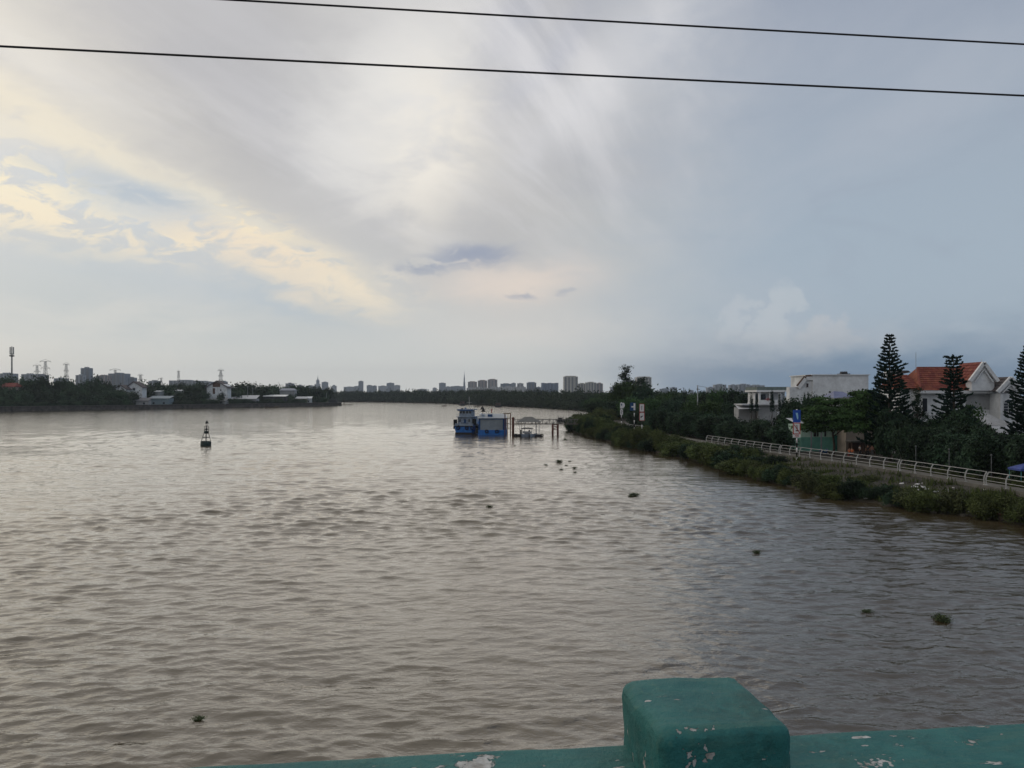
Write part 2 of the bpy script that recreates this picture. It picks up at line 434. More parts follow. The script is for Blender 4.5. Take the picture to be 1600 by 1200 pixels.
# ------------------------------------------------------------------ the river
def water_material():
    m = bpy.data.materials.new('river_water'); m.use_nodes = True
    t = m.node_tree; p = t.nodes['Principled BSDF']
    p.inputs['Base Color'].default_value = (0.088, 0.066, 0.045, 1)
    p.inputs['Roughness'].default_value = 0.05
    p.inputs['IOR'].default_value = 1.7
    tcn = t.nodes.new('ShaderNodeTexCoord')
    # silt swirls
    nz = t.nodes.new('ShaderNodeTexNoise'); nz.inputs['Scale'].default_value = 0.03; nz.inputs['Detail'].default_value = 5
    t.links.new(tcn.outputs['Object'], nz.inputs['Vector'])
    mx = t.nodes.new('ShaderNodeMix'); mx.data_type = 'RGBA'
    mx.inputs[6].default_value = (0.050, 0.038, 0.020, 1); mx.inputs[7].default_value = (0.072, 0.055, 0.030, 1)
    t.links.new(nz.outputs[0], mx.inputs[0]); t.links.new(mx.outputs[2], p.inputs['Base Color'])
    prev = None
    for (sx, sy, sc, det, dist, rot) in ((0.45, 1.0, 0.13, 7, 0.46, -7), (0.55, 1.0, 0.9, 5, 0.10, 4), (0.6, 1.0, 4.0, 3, 0.022, 9)):
        mp = t.nodes.new('ShaderNodeMapping'); mp.inputs['Scale'].default_value = (sx, sy, 1); mp.inputs['Rotation'].default_value = (0, 0, R(rot))
        t.links.new(tcn.outputs['Object'], mp.inputs['Vector'])
        n = t.nodes.new('ShaderNodeTexNoise'); n.inputs['Scale'].default_value = sc; n.inputs['Detail'].default_value = det
        n.inputs['Distortion'].default_value = 0.4; n.inputs['Roughness'].default_value = 0.56
        t.links.new(mp.outputs[0], n.inputs['Vector'])
        b = t.nodes.new('ShaderNodeBump'); b.inputs['Strength'].default_value = 1.0; b.inputs['Distance'].default_value = dist
        t.links.new(n.outputs[0], b.inputs['Height'])
        if prev: t.links.new(prev, b.inputs['Normal'])
        prev = b.outputs[0]
    t.links.new(prev, p.inputs['Normal'])
    return m
M['water'] = water_material()

def build_river():
    """wind-ruffled sheet: real waves where they can be told apart, finer ripple in the material"""
    r = np.random.default_rng(5)
    rows, cols = 1000, 740
    Y = 16.0 * (400.0 / 16.0) ** (np.arange(rows) / (rows - 1.0))
    U = np.linspace(-0.92, 0.92, cols)
    X = (U[None, :] * (Y[:, None] + 12)).astype(np.float64)
    YY = np.repeat(Y[:, None], cols, 1)
    step = np.maximum(np.gradient(Y)[:, None], (U[1] - U[0]) * (Y[:, None] + 12))
    Z = np.zeros_like(X); DX = np.zeros_like(X); DY = np.zeros_like(X)
    gust = np.ones_like(X)
    for k in range(7):
        l = r.uniform(18, 90); th = r.uniform(0, 6.28)
        gust += 0.16 * np.sin((X * math.cos(th) * 0.6 + YY * math.sin(th) * 1.3) * 6.283 / l + r.uniform(0, 6.28))
    gust = np.clip(gust, 0.35, 1.8)
    lee = np.interp(YY, [p[1] for p in SHORE], [p[0] for p in SHORE]) - X        # calmer water in the lee of the right bank
    gust *= np.where(YY < 250, np.clip(0.35 + lee / 38.0, 0.35, 1.0), 1.0)
    N = 84
    for k in range(N):
        lam = 0.24 * (3.6 / 0.24) ** ((k + r.uniform(0, 1)) / N)
        th = R(-98) + r.normal(0, 0.50)
        kk = 6.283 / lam; kx, ky = kk * math.cos(th), kk * math.sin(th)
        s = 0.42 * math.sqrt(2.0 / N) * min(1.0, (1.1 / lam) ** 0.8)
        fade = np.clip((lam / step - 2.5) / 3.0, 0, 1)
        # short crests: each train comes in groups
        gl = lam * r.uniform(3, 6); gt = th + r.normal(0, 0.9); gp = r.uniform(0, 6.28)
        grp = 0.55 + 0.6 * np.sin((X * math.cos(gt) + YY * math.sin(gt)) * 6.283 / gl + gp)
        ph = X * kx + YY * ky + r.uniform(0, 6.283)
        a = s / kk * fade * grp * gust
        Z += a * np.sin(ph)
        c_ = a * 1.15 * np.cos(ph)
        DX += c_ * math.cos(th); DY += c_ * math.sin(th)
    ri = np.minimum(np.arange(rows), np.arange(rows)[::-1]) / 12.0
    ci = np.minimum(np.arange(cols), np.arange(cols)[::-1]) / 12.0
    edge = np.clip(ri, 0, 1)[:, None] * np.clip(ci, 0, 1)[None, :]
    v = np.stack([X + DX * edge, YY + DY * edge, Z * edge], -1).reshape(-1, 3)
    idx = np.arange(rows * cols).reshape(rows, cols)
    q = np.stack([idx[:-1, :-1], idx[:-1, 1:], idx[1:, 1:], idx[1:, :-1]], -1).reshape(-1, 4)
    # the sheet goes on flat outside the ruffled part
    ring = np.concatenate([idx[0, :], idx[1:, -1], idx[-1, -2::-1], idx[-2:0:-1, 0]])
    base = v[ring].copy(); o1 = base.copy()
    cen = np.array([0, 150.0, 0])
    o1 = cen + (base - cen) * 2.2; o1[:, 2] = 0
    o2 = cen + (base - cen) * 16.0; o2[:, 2] = 0
    n0 = len(v); n = len(ring)
    v = np.concatenate([v, o1, o2])
    i0 = ring; i0n = np.roll(ring, -1)
    a = n0 + np.arange(n); an = n0 + np.roll(np.arange(n), -1)
    b = a + n; bn = an + n
    q = np.concatenate([q, np.stack([i0, a, an, i0n], -1), np.stack([a, b, bn, an], -1)])
    me = np_mesh('river', v, q, M['water'])
    me.polygons.foreach_set('use_smooth', [True] * len(me.polygons))
    tag(put('river', me), kind='structure')
# ------------------------------------------------------------------ land
SHORE = [(54, -80), (52, 20), (49, 50), (46.3, 64), (45.0, 70), (43.2, 74), (40.7, 76.5), (38.7, 81.3), (36.4, 88), (34.6, 96), (33.8, 103),
         (33.2, 115), (32.7, 130), (30.4, 148.5), (26.4, 166), (23.8, 190), (22.3, 212), (20.0, 235), (19.0, 248)]
RAIL = [(56, -80), (51.5, 20), (49.3, 50), (48.2, 66), (47.6, 74.5), (46.8, 84), (45.8, 93.2), (43.9, 103.6), (41.4, 117.4), (39.3, 130), (37.0, 145),
        (34.2, 170), (31.5, 195), (29.4, 215), (27.0, 240)]

build_river()

def along(line, D):
    for (x0, y0), (x1, y1) in zip(line, line[1:]):
        if y0 <= D <= y1: return x0 + (x1 - x0) * (D - y0) / (y1 - y0)
    return line[-1][0] if D > line[-1][1] else line[0][0]

FAR = [(19.0, 248), (21, 256), (28, 275), (38, 315), (52, 400), (62, 497), (53.6, 589), (10, 760), (-50, 950), (-100, 1103), (-209, 1264), (-368, 1390), (-800, 1650), (-1700, 2100)]
LEFT = [(-840, -300), (-600, 112), (-354, 535), (-189, 818), (-186, 826), (-215, 850), (-420, 960), (-1000, 1250), (-1700, 1700)]

def land(name, outline, z, m, skirt):
    """flat ground inside an outline, with its water edge carried down under the river"""
    pts = [Vector((x, y, z)) for x, y in outline]
    tris = geometry.tessellate_polygon([pts])
    b = MB(); b.add(pts, [tuple(t) for t in tris])
    if skirt:
        vs = []
        for x, y in skirt: vs += [(x, y, z), (x, y, -1.5)]
        b.add(vs, [(2 * i, 2 * i + 1, 2 * i + 3, 2 * i + 2) for i in range(len(skirt) - 1)])
    return tag(b.build(name, m), kind='structure')

M['soil'] = mat('soil', (0.075, 0.068, 0.042), 0.95, 0.35, 0.25, dark=(0.035, 0.045, 0.02), bump=0.6, bscale=2)
M['mud'] = mat('mud', (0.040, 0.034, 0.024), 0.7, 0.35, 0.5, bump=0.6, bscale=1.5)
land('ground', [(x + 0.6, y) for x, y in RAIL] + FAR[1:] + [(-1700, 5300), (6800, 5300), (6800, -80)], 2.1, M['mud'], FAR)
land('ground', [*LEFT, (-6800, 1700), (-6800, -300)], 2.9, M['soil'], None)

def river_bank():
    r = random.Random(3)
    vs = []; fs = []
    Ds = [-80, 0, 20, 35, 45, 52] + [58 + 1.6 * i for i in range(119)]
    n = 7
    for i, D in enumerate(Ds):
        s, e = along(SHORE, D), along(RAIL, D) + 0.9
        for k, (t, z) in enumerate(((-0.12, -1.2), (0.0, -0.05), (0.06, 0.35), (0.2, 0.75), (0.45, 1.3), (0.75, 2.0), (1.0, 2.32))):
            j = 0 if k in (0, 6) else 0.16
            vs.append((s + (e - s) * t + r.uniform(-j, j) * 2.2, D, z + r.uniform(-j, j)))
        if i: fs += [((i - 1) * n + k, (i - 1) * n + k + 1, i * n + k + 1, i * n + k) for k in range(n - 1)]
    tag(MB().add(vs, fs).build('river_bank', M['mud'], smooth=True), kind='structure')
river_bank()

def promenade():
    """concrete walk behind the railing, its kerb standing proud of the bank"""
    b = MB(); Ds = [-80, 0, 30, 50, 60] + [66 + 6 * i for i in range(30)]
    prof = ((-0.45, 1.7), (-0.45, 2.5), (1.6, 2.52), (1.6, 1.7))
    vs = [(along(RAIL, D) + dx_, D, z) for D in Ds for dx_, z in prof]
    b.add(vs, [((i - 1) * 4 + k, (i - 1) * 4 + k + 1, i * 4 + k + 1, i * 4 + k) for i in range(1, len(Ds)) for k in range(3)])
    tag(b.build('promenade', M['concrete']), kind='structure')
promenade()

def left_seawall():
    b = MB(); vs = []; fs = []
    line = [(-840, -300), (-600, 112), (-354, 535), (-300, 627.6), (-250, 713.4), (-189, 818), (-183, 829), (-215, 853)]
    for x, y in line: vs += [(x + 1.0, y - 0.6, -1.4), (x + 0.4, y - 0.25, 2.6), (x + 0.7, y - 0.4, 2.62), (x + 0.7, y - 0.4, 3.15), (x - 1.6, y + 0.9, 3.15), (x - 1.6, y + 0.9, 2.5)]
    for i in range(len(line) - 1): fs += [(i * 6 + k, i * 6 + k + 1, i * 6 + k + 7, i * 6 + k + 6) for k in range(5)]
    b.add(vs, fs)
    o = b.build('seawall', M['seawall'])
    tag(o, 'long dark concrete seawall along the waterline of the left bank', 'seawall')
    cp = MB(); vs = []
    for x, y in line: vs += [(x + 0.95, y - 0.55, 3.16), (x + 0.95, y - 0.55, 3.55), (x - 0.4, y + 0.25, 3.55), (x - 0.4, y + 0.25, 3.16)]
    cp.add(vs, [(i * 4 + k, i * 4 + (k + 1) % 4, i * 4 + 4 + (k + 1) % 4, i * 4 + 4 + k) for i in range(len(line) - 1) for k in range(4)])
    cp.build('coping', M['concrete'], o)
left_seawall()

# ------------------------------------------------------------------ the bridge we stand on
BR = R(6.6)                              # the bridge runs off to the right, slightly away from us
BU = Vector((math.cos(BR), math.sin(BR), 0)); BN = Vector((-math.sin(BR), math.cos(BR), 0))

def teal_paint():
    m = bpy.data.materials.new('flaking_teal_paint'); m.use_nodes = True
    t = m.node_tree; p = t.nodes['Principled BSDF']; L = t.links.new
    tcn = t.nodes.new('ShaderNodeTexCoord')
    def noise(sc, det=6, ro=0.6, stretch=None, dist=0.0):
        n = t.nodes.new('ShaderNodeTexNoise'); n.inputs['Scale'].default_value = sc; n.inputs['Detail'].default_value = det; n.inputs['Roughness'].default_value = ro
        n.inputs['Distortion'].default_value = dist
        if stretch:
            mp = t.nodes.new('ShaderNodeMapping'); mp.inputs['Scale'].default_value = stretch; L(tcn.outputs['Object'], mp.inputs[0]); L(mp.outputs[0], n.inputs[0])
        else: L(tcn.outputs['Object'], n.inputs[0])
        return n.outputs[0]
    def rng_(s, a, b):
        r_ = t.nodes.new('ShaderNodeMapRange'); r_.inputs[1].default_value = a; r_.inputs[2].default_value = b; L(s, r_.inputs[0]); return r_.outputs[0]
    def mix(f, a, b):
        x = t.nodes.new('ShaderNodeMix'); x.data_type = 'RGBA'; L(f, x.inputs[0])
        for i, s in ((6, a), (7, b)):
            if isinstance(s, tuple): x.inputs[i].default_value = (*s, 1)
            else: L(s, x.inputs[i])
        return x.outputs[2]
    col = mix(rng_(noise(9, 8, 0.7), 0.3, 0.7), (0.006, 0.098, 0.102), (0.034, 0.185, 0.172))
    col = mix(rng_(noise(26, 6, 0.7), 0.55, 0.75), col, (0.014, 0.095, 0.085))
    col = mix(rng_(noise(60, 4, 0.6), 0.58, 0.72), col, (0.05, 0.17, 0.145))
    col = mix(rng_(noise(18, 6, 0.7, (0.25, 2.2, 1.0)), 0.52, 0.74), col, (0.05, 0.15, 0.125))
    col = mix(rng_(noise(5, 8, 0.75), 0.54, 0.70), col, (0.018, 0.085, 0.078))
    big = rng_(noise(11, 8, 0.62, (0.6, 1.5, 1.0), 0.4), 0.672, 0.684)
    small = rng_(noise(45, 5, 0.6, (0.5, 1.2, 1.0)), 0.655, 0.668)
    mxx = t.nodes.new('ShaderNodeMath'); mxx.operation = 'MAXIMUM'; L(big, mxx.inputs[0]); L(small, mxx.inputs[1])
    wob = t.nodes.new('ShaderNodeTexNoise'); wob.inputs['Scale'].default_value = 120; wob.inputs['Detail'].default_value = 4; L(tcn.outputs['Object'], wob.inputs[0])
    last = mxx.outputs[0]
    for c_, r_ in (((.048, -.172, 1.102), (.019, .03, .024)), ((.068, -.172, 1.108), (.016, .03, .008)), ((.036, -.172, 1.075), (.006, .03, .006)), ((.002, -.115, 1.075), (.02, .008, .020)), ((.05, -.165, 1.137), (.055, .012, .006)), ((.15, .012, 1.137), (.025, .012, .008)),
                   ((.020, -.07, 1.137), (.008, .012, .01)), ((.33, -.10, 1.05), (.045, .022, .02)), ((.62, -.12, 1.05), (.05, .03, .02)), ((.50, -.06, 1.05), (.02, .012, .02)), ((-.10, -.08, 1.05), (.02, .012, .02))):
        d0 = t.nodes.new('ShaderNodeVectorMath'); d0.operation = 'SUBTRACT'; L(tcn.outputs['Object'], d0.inputs[0]); d0.inputs[1].default_value = c_
        d1 = t.nodes.new('ShaderNodeVectorMath'); d1.operation = 'DIVIDE'; L(d0.outputs[0], d1.inputs[0]); d1.inputs[1].default_value = r_
        d2 = t.nodes.new('ShaderNodeVectorMath'); d2.operation = 'LENGTH'; L(d1.outputs[0], d2.inputs[0])
        d3 = t.nodes.new('ShaderNodeMath'); d3.operation = 'MULTIPLY_ADD'; L(wob.outputs[0], d3.inputs[0]); d3.inputs[1].default_value = 4.2; L(d2.outputs['Value'], d3.inputs[2])
        d4 = rng_(d3.outputs[0], 2.42, 2.36)
        d5 = t.nodes.new('ShaderNodeMath'); d5.operation = 'MAXIMUM'; L(last, d5.inputs[0]); L(d4, d5.inputs[1]); last = d5.outputs[0]
    chipcol = mix(rng_(noise(40, 5), 0.35, 0.65), (0.25, 0.235, 0.21), (0.60, 0.61, 0.60))
    col = mix(last, col, chipcol)
    L(col, p.inputs['Base Color']); p.inputs['Roughness'].default_value = 0.62; p.inputs['Specular IOR Level'].default_value = 0.35
    b0 = t.nodes.new('ShaderNodeBump'); b0.inputs['Distance'].default_value = 0.007; b0.inputs['Strength'].default_value = 1.0
    L(noise(30, 8, 0.7), b0.inputs['Height'])
    b1 = t.nodes.new('ShaderNodeBump'); b1.inputs['Distance'].default_value = 0.003; b1.inputs['Strength'].default_value = 1.0; b1.invert = True
    L(last, b1.inputs['Height']); L(b0.outputs[0], b1.inputs['Normal']); L(b1.outputs[0], p.inputs['Normal'])
    return m
M['teal_paint'] = teal_paint()

def rough_block(name, x0, x1, y0, y1, z0, z1, bevel, cell, wob, seed, parent, loc):
    """hand-cast concrete block: bevelled box, finely cut and knocked slightly out of true"""
    bm = bmesh.new()
    bmesh.ops.create_cube(bm, size=1)
    for v in bm.verts: v.co = Vector(((x0 + x1) / 2 + v.co.x * (x1 - x0), (y0 + y1) / 2 + v.co.y * (y1 - y0), (z0 + z1) / 2 + v.co.z * (z1 - z0)))
    bmesh.ops.bevel(bm, geom=bm.edges[:], offset=bevel, segments=3, profile=0.5, affect='EDGES')
    for ax, a, b in ((0, x0, x1), (1, y0, y1), (2, z0, z1)):
        k = max(2, min(220, int((b - a) / cell)))
        for i in range(1, k):
            co = Vector((0, 0, 0)); co[ax] = a + (b - a) * i / k
            no = Vector((0, 0, 0)); no[ax] = 1
            bmesh.ops.bisect_plane(bm, geom=bm.verts[:] + bm.edges[:] + bm.faces[:], plane_co=co, plane_no=no)
    from mathutils import noise
    for v in bm.verts:
        p = (v.co + Vector((seed, seed * 2.0, 0))) * 9
        v.co += noise.noise_vector(p) * wob + noise.noise_vector(p * 4) * wob * 0.35
    me = bpy.data.meshes.new(name); bm.to_mesh(me); bm.free()
    me.polygons.foreach_set('use_smooth', [True] * len(me.polygons))
    return put(name, me, M['teal_paint'], parent, loc)

def bridge():
    foot = Vector((0.157, 1.115, 0))                      # where the near post meets the outer edge of the rail
    org = foot - BN * 0.0
    root = thing('bridge_railing', 'teal painted concrete bridge railing with flaking paint in the foreground', 'railing', (org.x, org.y, EYE - 1.55), BR)
    top = 1.55 - 0.50
    rough_block('rail', -3.2, 4.2, -0.19, 0.0, top - 0.15, top, 0.012, 0.025, 0.0022, 1.0, root, (0, 0, 0))
    rough_block('lower_rail', -3.2, 4.2, -0.16, -0.03, 0.25, 0.38, 0.012, 0.2, 0.002, 5.0, root, (0, 0, 0))
    for i, s in enumerate((-2.0, 0.0, 2.0)):
        rough_block('post', s + 0.002, s + 0.178, -0.172, 0.016, -0.05, 1.55 - 0.413, 0.018, 0.010, 0.0052, 9.0 + 3 * i, root, (0, 0, 0))
    deck = MB()
    deck.box(-140, 140, -9, 0.25, -0.75, -0.05)
    d = deck.build('bridge_deck', M['asphalt']); d.location = (org.x, org.y, EYE - 1.55); d.rotation_euler = (0, 0, BR)
    tag(d, kind='structure')
bridge()

def wire(label, Hh, D0, rad):
    b = MB(); pts = []
    for i in range(41):
        t = -70 + 3.5 * i
        p = Vector((0, D0, EYE + Hh)) + Vector((math.cos(R(6.6)), math.sin(R(6.6)), 0)) * t
        p.z += (t / 70.0) ** 2 * 0.9 - 0.03
        pts.append(p)
    b.tube(pts, rad, 6)
    tag(b.build('overhead_cable', M['black_paint'], smooth=True), label, 'cable')
wire('thin black overhead cable, the lower of the two crossing the sky', 4.02, 9.55, 0.0125)
wire('thin black overhead cable, the upper of the two crossing the sky', 5.05, 10.25, 0.0125)

# ------------------------------------------------------------------ vegetation
def leaf_quads(r, c, out, size, aspect=1.7, flat=0.0):
    """one small quad per centre c, facing roughly along out"""
    n = len(c)
    nrm = out * 0.8 + r.normal(0, 0.75, (n, 3)); nrm[:, 2] += flat
    nrm /= np.linalg.norm(nrm, axis=1, keepdims=True) + 1e-9
    t = np.cross(nrm, r.normal(0, 1, (n, 3))); t /= np.linalg.norm(t, axis=1, keepdims=True) + 1e-9
    b = np.cross(nrm, t)
    s = (size * r.uniform(0.55, 1.35, (n, 1))).astype(float)
    t = t * s * aspect * 0.5; b = b * s * 0.5
    v = np.stack([c - t, c - b * 0.9 + t * 0.1, c + t, c + b * 0.9 + t * 0.1], 1).reshape(-1, 3)
    q = np.arange(4 * n).reshape(n, 4)
    return v, q

ZA = {'round': 1.7, 'broad': 1.5, 'mound': 1.15, 'column': 5.0, 'layered': 1.35, 'wispy': 3.6}   # crown height over radius

def crown_np(seed, kind='round', nclump=90, nleaf=18, leaf=0.07):
    """crown of leaf clumps on uneven lobes; radius 1, height 0..1"""
    r = np.random.default_rng(seed); za = ZA[kind]
    if kind == 'round':
        lob = [(r.uniform(-.5, .5), r.uniform(-.5, .5), r.uniform(.25, .8), r.uniform(.3, .48)) for _ in range(10)] + [(0, 0, .5, .6), (0, 0, .25, .6)]
    elif kind == 'broad':
        lob = [(0.62 * math.cos(a) * r.uniform(.5, 1.1), 0.62 * math.sin(a) * r.uniform(.5, 1.1), r.uniform(.3, .8), r.uniform(.25, .4)) for a in np.linspace(0, 6, 13)] + [(0, 0, .72, .42), (0, 0, .3, .5)]
    elif kind == 'mound':
        lob = [(r.uniform(-.65, .65), r.uniform(-.65, .65), r.uniform(.05, .6), r.uniform(.22, .40)) for _ in range(13)] + [(0, 0, .35, .55)]
    elif kind == 'column':
        lob = [(r.uniform(-.15, .15), r.uniform(-.15, .15), z, .95 * (1 - z) ** .7 * .8 + .10) for z in np.linspace(.06, .95, 14)]
    elif kind == 'layered':
        lob = []
        for z, rad in ((.15, .95), (.38, .9), (.62, .72), (.86, .42)):
            lob += [(rad * .62 * math.cos(a + z * 9), rad * .62 * math.sin(a + z * 9), z + r.uniform(-.06, .06), rad * .5) for a in np.linspace(0, 5.3, 6)]
    elif kind == 'wispy':
        lob = [(r.uniform(-.55, .55) * (1 - z * .75), r.uniform(-.55, .55) * (1 - z * .75), z, (.38 * (1 - z) + .10)) for z in np.linspace(.03, .97, 20)]
    C = []; O = []
    lob = np.array(lob); w = lob[:, 3] ** 1.7; w /= w.sum()
    for k in range(nclump):
        x, y, z, rad = lob[r.choice(len(lob), p=w)]
        d = r.normal(0, 1, 3); d[2] = d[2] * .8 + .25; d /= np.linalg.norm(d)
        rr = rad * r.uniform(.70, 1.06)
        zs = .45 if kind == 'layered' else 1.0
        ctr = np.array([x, y, z * za]) + d * rr * np.array([1, 1, zs])
        spread = leaf * r.uniform(.9, 2.2)
        m = int(nleaf * r.uniform(.5, 1.5))
        C.append(ctr + r.normal(0, 1, (m, 3)) * spread * np.array([1, 1, .4 if kind == 'layered' else .8])); O.append(np.repeat(d[None, :], m, 0))
    C = np.concatenate(C); O = np.concatenate(O)
    v, q = leaf_quads(r, C, O, leaf, flat=.5 if kind == 'layered' else .2)
    lo, hi = np.percentile(C[:, 2], (.4, 99.7))
    v[:, 2] = (v[:, 2] - lo) / (hi - lo)
    if kind == 'mound': v[:, 2] = np.abs(v[:, 2])
    return v, q

def crown_mesh(name, m, seed, kind, nclump, nleaf, leaf):
    v, q = crown_np(seed, kind, nclump, nleaf, leaf)
    return np_mesh(name, v, q, m)

CR = {}
CR['round'] = [crown_mesh('round_crown', M['leaf_dark'], 20 + i, 'round', 260, 22, 0.085) for i in range(4)]
CR['broad'] = [crown_mesh('broad_crown', M['leaf_mid'], 40 + i, 'broad', 300, 22, 0.075) for i in range(3)]
CR['mound'] = [crown_mesh('mound_crown', M['leaf_olive'], 60 + i, 'mound', 300, 24, 0.062) for i in range(5)]
CR['mound_dry'] = [crown_mesh('mound_dry_crown', M['leaf_dry'], 70 + i, 'mound', 200, 18, 0.075) for i in range(2)]
CR['mound_dark'] = [crown_mesh('mound_dark_crown', M['leaf_dark'], 80 + i, 'mound', 300, 24, 0.062) for i in range(3)]
CR['column'] = [crown_mesh('column_crown', M['leaf_pine'], 100 + i, 'column', 180, 20, 0.10) for i in range(3)]
CR['layered'] = [crown_mesh('layered_crown', M['leaf_mid'], 120 + i, 'layered', 1000, 26, 0.042) for i in range(2)]
CR['wispy'] = [crown_mesh('wispy_crown', M['leaf_dark'], 140 + i, 'wispy', 190, 20, 0.05) for i in range(2)]
CR['far'] = [crown_mesh('far_crown', M['leaf_far'], 160 + i, ('round', 'broad', 'round', 'mound')[i % 4], 150, 12, 0.14) for i in range(8)]
CR['casuarina'] = [crown_mesh('feathery_crown', M['leaf_dark'], 180 + i, 'wispy', 330, 26, 0.055) for i in range(2)]

def trunk_mesh(name, seed, limbs=5, r0=0.035):
    r = random.Random(seed); b = MB()
    pts = [(0, 0, 0)]; x = y = 0
    for k in range(1, 6):
        x += r.uniform(-.02, .02); y += r.uniform(-.02, .02); pts.append((x, y, k * .16))
    b.tube(pts, [r0, r0 * .85, r0 * .75, r0 * .6, r0 * .45, r0 * .25], 7)
    for k in range(limbs):
        a = r.uniform(0, 6.28); i = r.choice((2, 3, 3, 4)); p = Vector(pts[i]); l = r.uniform(.16, .3)
        q = p + Vector((math.cos(a) * l * .6, math.sin(a) * l * .6, l * .55)); e = q + Vector((math.cos(a) * l * .5, math.sin(a) * l * .5, l * .5))
        b.tube([p, q, e], [r0 * .45, r0 * .3, r0 * .12], 5)
    return b.mesh(name, True)
TR = [trunk_mesh('trunk', 300 + i) for i in range(4)]
for t_ in TR: t_.materials.append(M['bark'])

def tree(name, label, X, Y, h, w, kind, group=None, zg=2.1, low=0.12, cat='tree', seed=0):
    """trunk and crown; h the whole height, w the crown's width, low how far up the crown starts"""
    o = thing(name, label, cat, (X, Y, zg), rng.uniform(0, 6.28), group)
    put('trunk', rng.choice(TR), None, o, (0, 0, -0.1), scale=(h * .55, h * .55, h))
    put('crown', rng.choice(CR[kind]), None, o, (0, 0, h * low), rng.uniform(0, 6.28), (w / 2, w / 2, h * (1 - low)))
    return o

def bush(name, label, X, Y, z, h, w, kind, group=None, cat='bush', stretch=1.0):
    o = put(name, rng.choice(CR[kind]), None, None, (X, Y, z), rng.uniform(0, 6.28), (w / 2 * stretch, w / 2, h))
    return tag(o, label, cat, group)

# --- far mangrove wood: reads as one mass beyond the river
def far_wood():
    r = np.random.default_rng(9); Vs = []; Qs = []; off = 0
    protos = [crown_np(400 + i, 'round', 34, 7, 0.22) for i in range(6)]
    pts = FAR[3:]
    for (x0, y0), (x1, y1) in zip(pts, pts[1:]):
        L_ = math.hypot(x1 - x0, y1 - y0); nx, ny = (y1 - y0) / L_, -(x1 - x0) / L_     # inland side
        if y0 > 1300 and x0 < -700: step = 9
        else: step = 5.5
        for row in range(6):
            s = r.uniform(0, step)
            while s < L_:
                t = s / L_; inl = row * 8.5 + (r.uniform(-2.5, 1.5) if row == 0 else r.uniform(0.5, 6))
                px_, py_ = x0 + (x1 - x0) * t + nx * inl, y0 + (y1 - y0) * t + ny * inl
                far = math.hypot(px_, py_)
                h = (8.0 + 7.5 * min(1, max(0, (far - 300) / 800))) * r.uniform(.8, 1.12) * (0.62 if row == 0 else 0.85 if row == 1 else 1.0) + (1.5 if row > 3 else 0)
                if r.uniform() < .05 and row > 1: h *= 1.2
                w = r.uniform(6, 11)
                v, q = protos[r.integers(len(protos))]
                a = r.uniform(0, 6.28); ca_, sa_ = math.cos(a), math.sin(a)
                vv = np.stack([(v[:, 0] * ca_ - v[:, 1] * sa_) * w / 2 + px_, (v[:, 0] * sa_ + v[:, 1] * ca_) * w / 2 + py_, v[:, 2] * h + (-0.6 if row == 0 else 1.2)], 1)
                Vs.append(vv); Qs.append(q + off); off += len(v)
                s += step * r.uniform(.6, 1.4)
    o = put('mangrove_wood', np_mesh('mangrove_wood', np.concatenate(Vs), np.concatenate(Qs), M['leaf_far']))
    tag(o, 'dense dark green mangrove wood lining the far bank of the river', 'wood', kind='stuff')
far_wood()

# --- bank of mangrove bushes on the right
def bank_bushes():
    g = 'mangrove bushes along the right bank'
    r = random.Random(21)
    D = 250.0
    while D > 112:
        s, e = along(SHORE, D), along(RAIL, D)
        n = 2
        for k in range(n):
            t = (k + r.uniform(.1, .7)) / n * .8
            X = s + (e - s) * t - (0.7 if k == 0 else 0)
            hmax = 4.4 if D > 200 else (3.6 if D > 145 else 2.6)
            where = 'near the gangway end of the right bank' if D > 215 else 'on the bank below the three river signs' if D > 168 else 'between the three signs and the near railing' if D > 140 else 'on the bank left of the tall sign'
            bush('mangrove_bush', 'olive green mangrove bush %s' % where, X, D + r.uniform(-1, 1), -0.3 + t * 1.3,
                 hmax * r.choice((.62, .8, 1.0, 1.15)) * r.uniform(.9, 1.1), r.uniform(3.6, 6.6), 'mound' if r.random() < .75 else 'mound_dark', g)
        D -= r.uniform(2.6, 4.2) if D < 190 else r.uniform(3.5, 5.5)
    # the clumps hanging over the water at the point
    for X, Y, h, w in ((20.6, 250, 4.4, 7), (23.5, 256, 5.2, 8.5), (27, 262, 5.8, 9), (25, 247, 5.0, 8), (31, 275, 6, 9), (36, 290, 6.5, 10)):
        bush('mangrove_bush', 'tall mangrove bush at the tip of the right bank beside the gangway', X, Y, 0.0, h, w, 'mound', 'mangrove bushes at the point')
    # lower shrubs nearer the bridge
    D = 112.0
    while D > 60:
        s, e = along(SHORE, D), along(RAIL, D)
        for k in range(2 if 74 < D < 95 else 3):
            t = r.uniform(-.10, .10) if k == 0 else r.uniform(.2, .75)
            bush('bank_shrub', ('low scrubby shrub at the water edge of the littered bank' if k == 0 else 'low scrubby shrub higher on the littered bank') + (' right of the litter' if D < 78 else ' beside the litter' if D < 93 else ' near the tall sign'), s + (e - s) * t, D + r.uniform(-.8, .8), max(0.0, t * 1.6) - .05,
                 r.uniform(1.0, 2.0) * (1.2 if k == 0 else .6), r.uniform(2.2, 4.2) * (1 if k == 0 else .75), r.choice(('mound', 'mound_dry', 'mound_dark', 'mound')), 'scrub on the near bank')
        D -= r.uniform(1.5, 2.6)
bank_bushes()

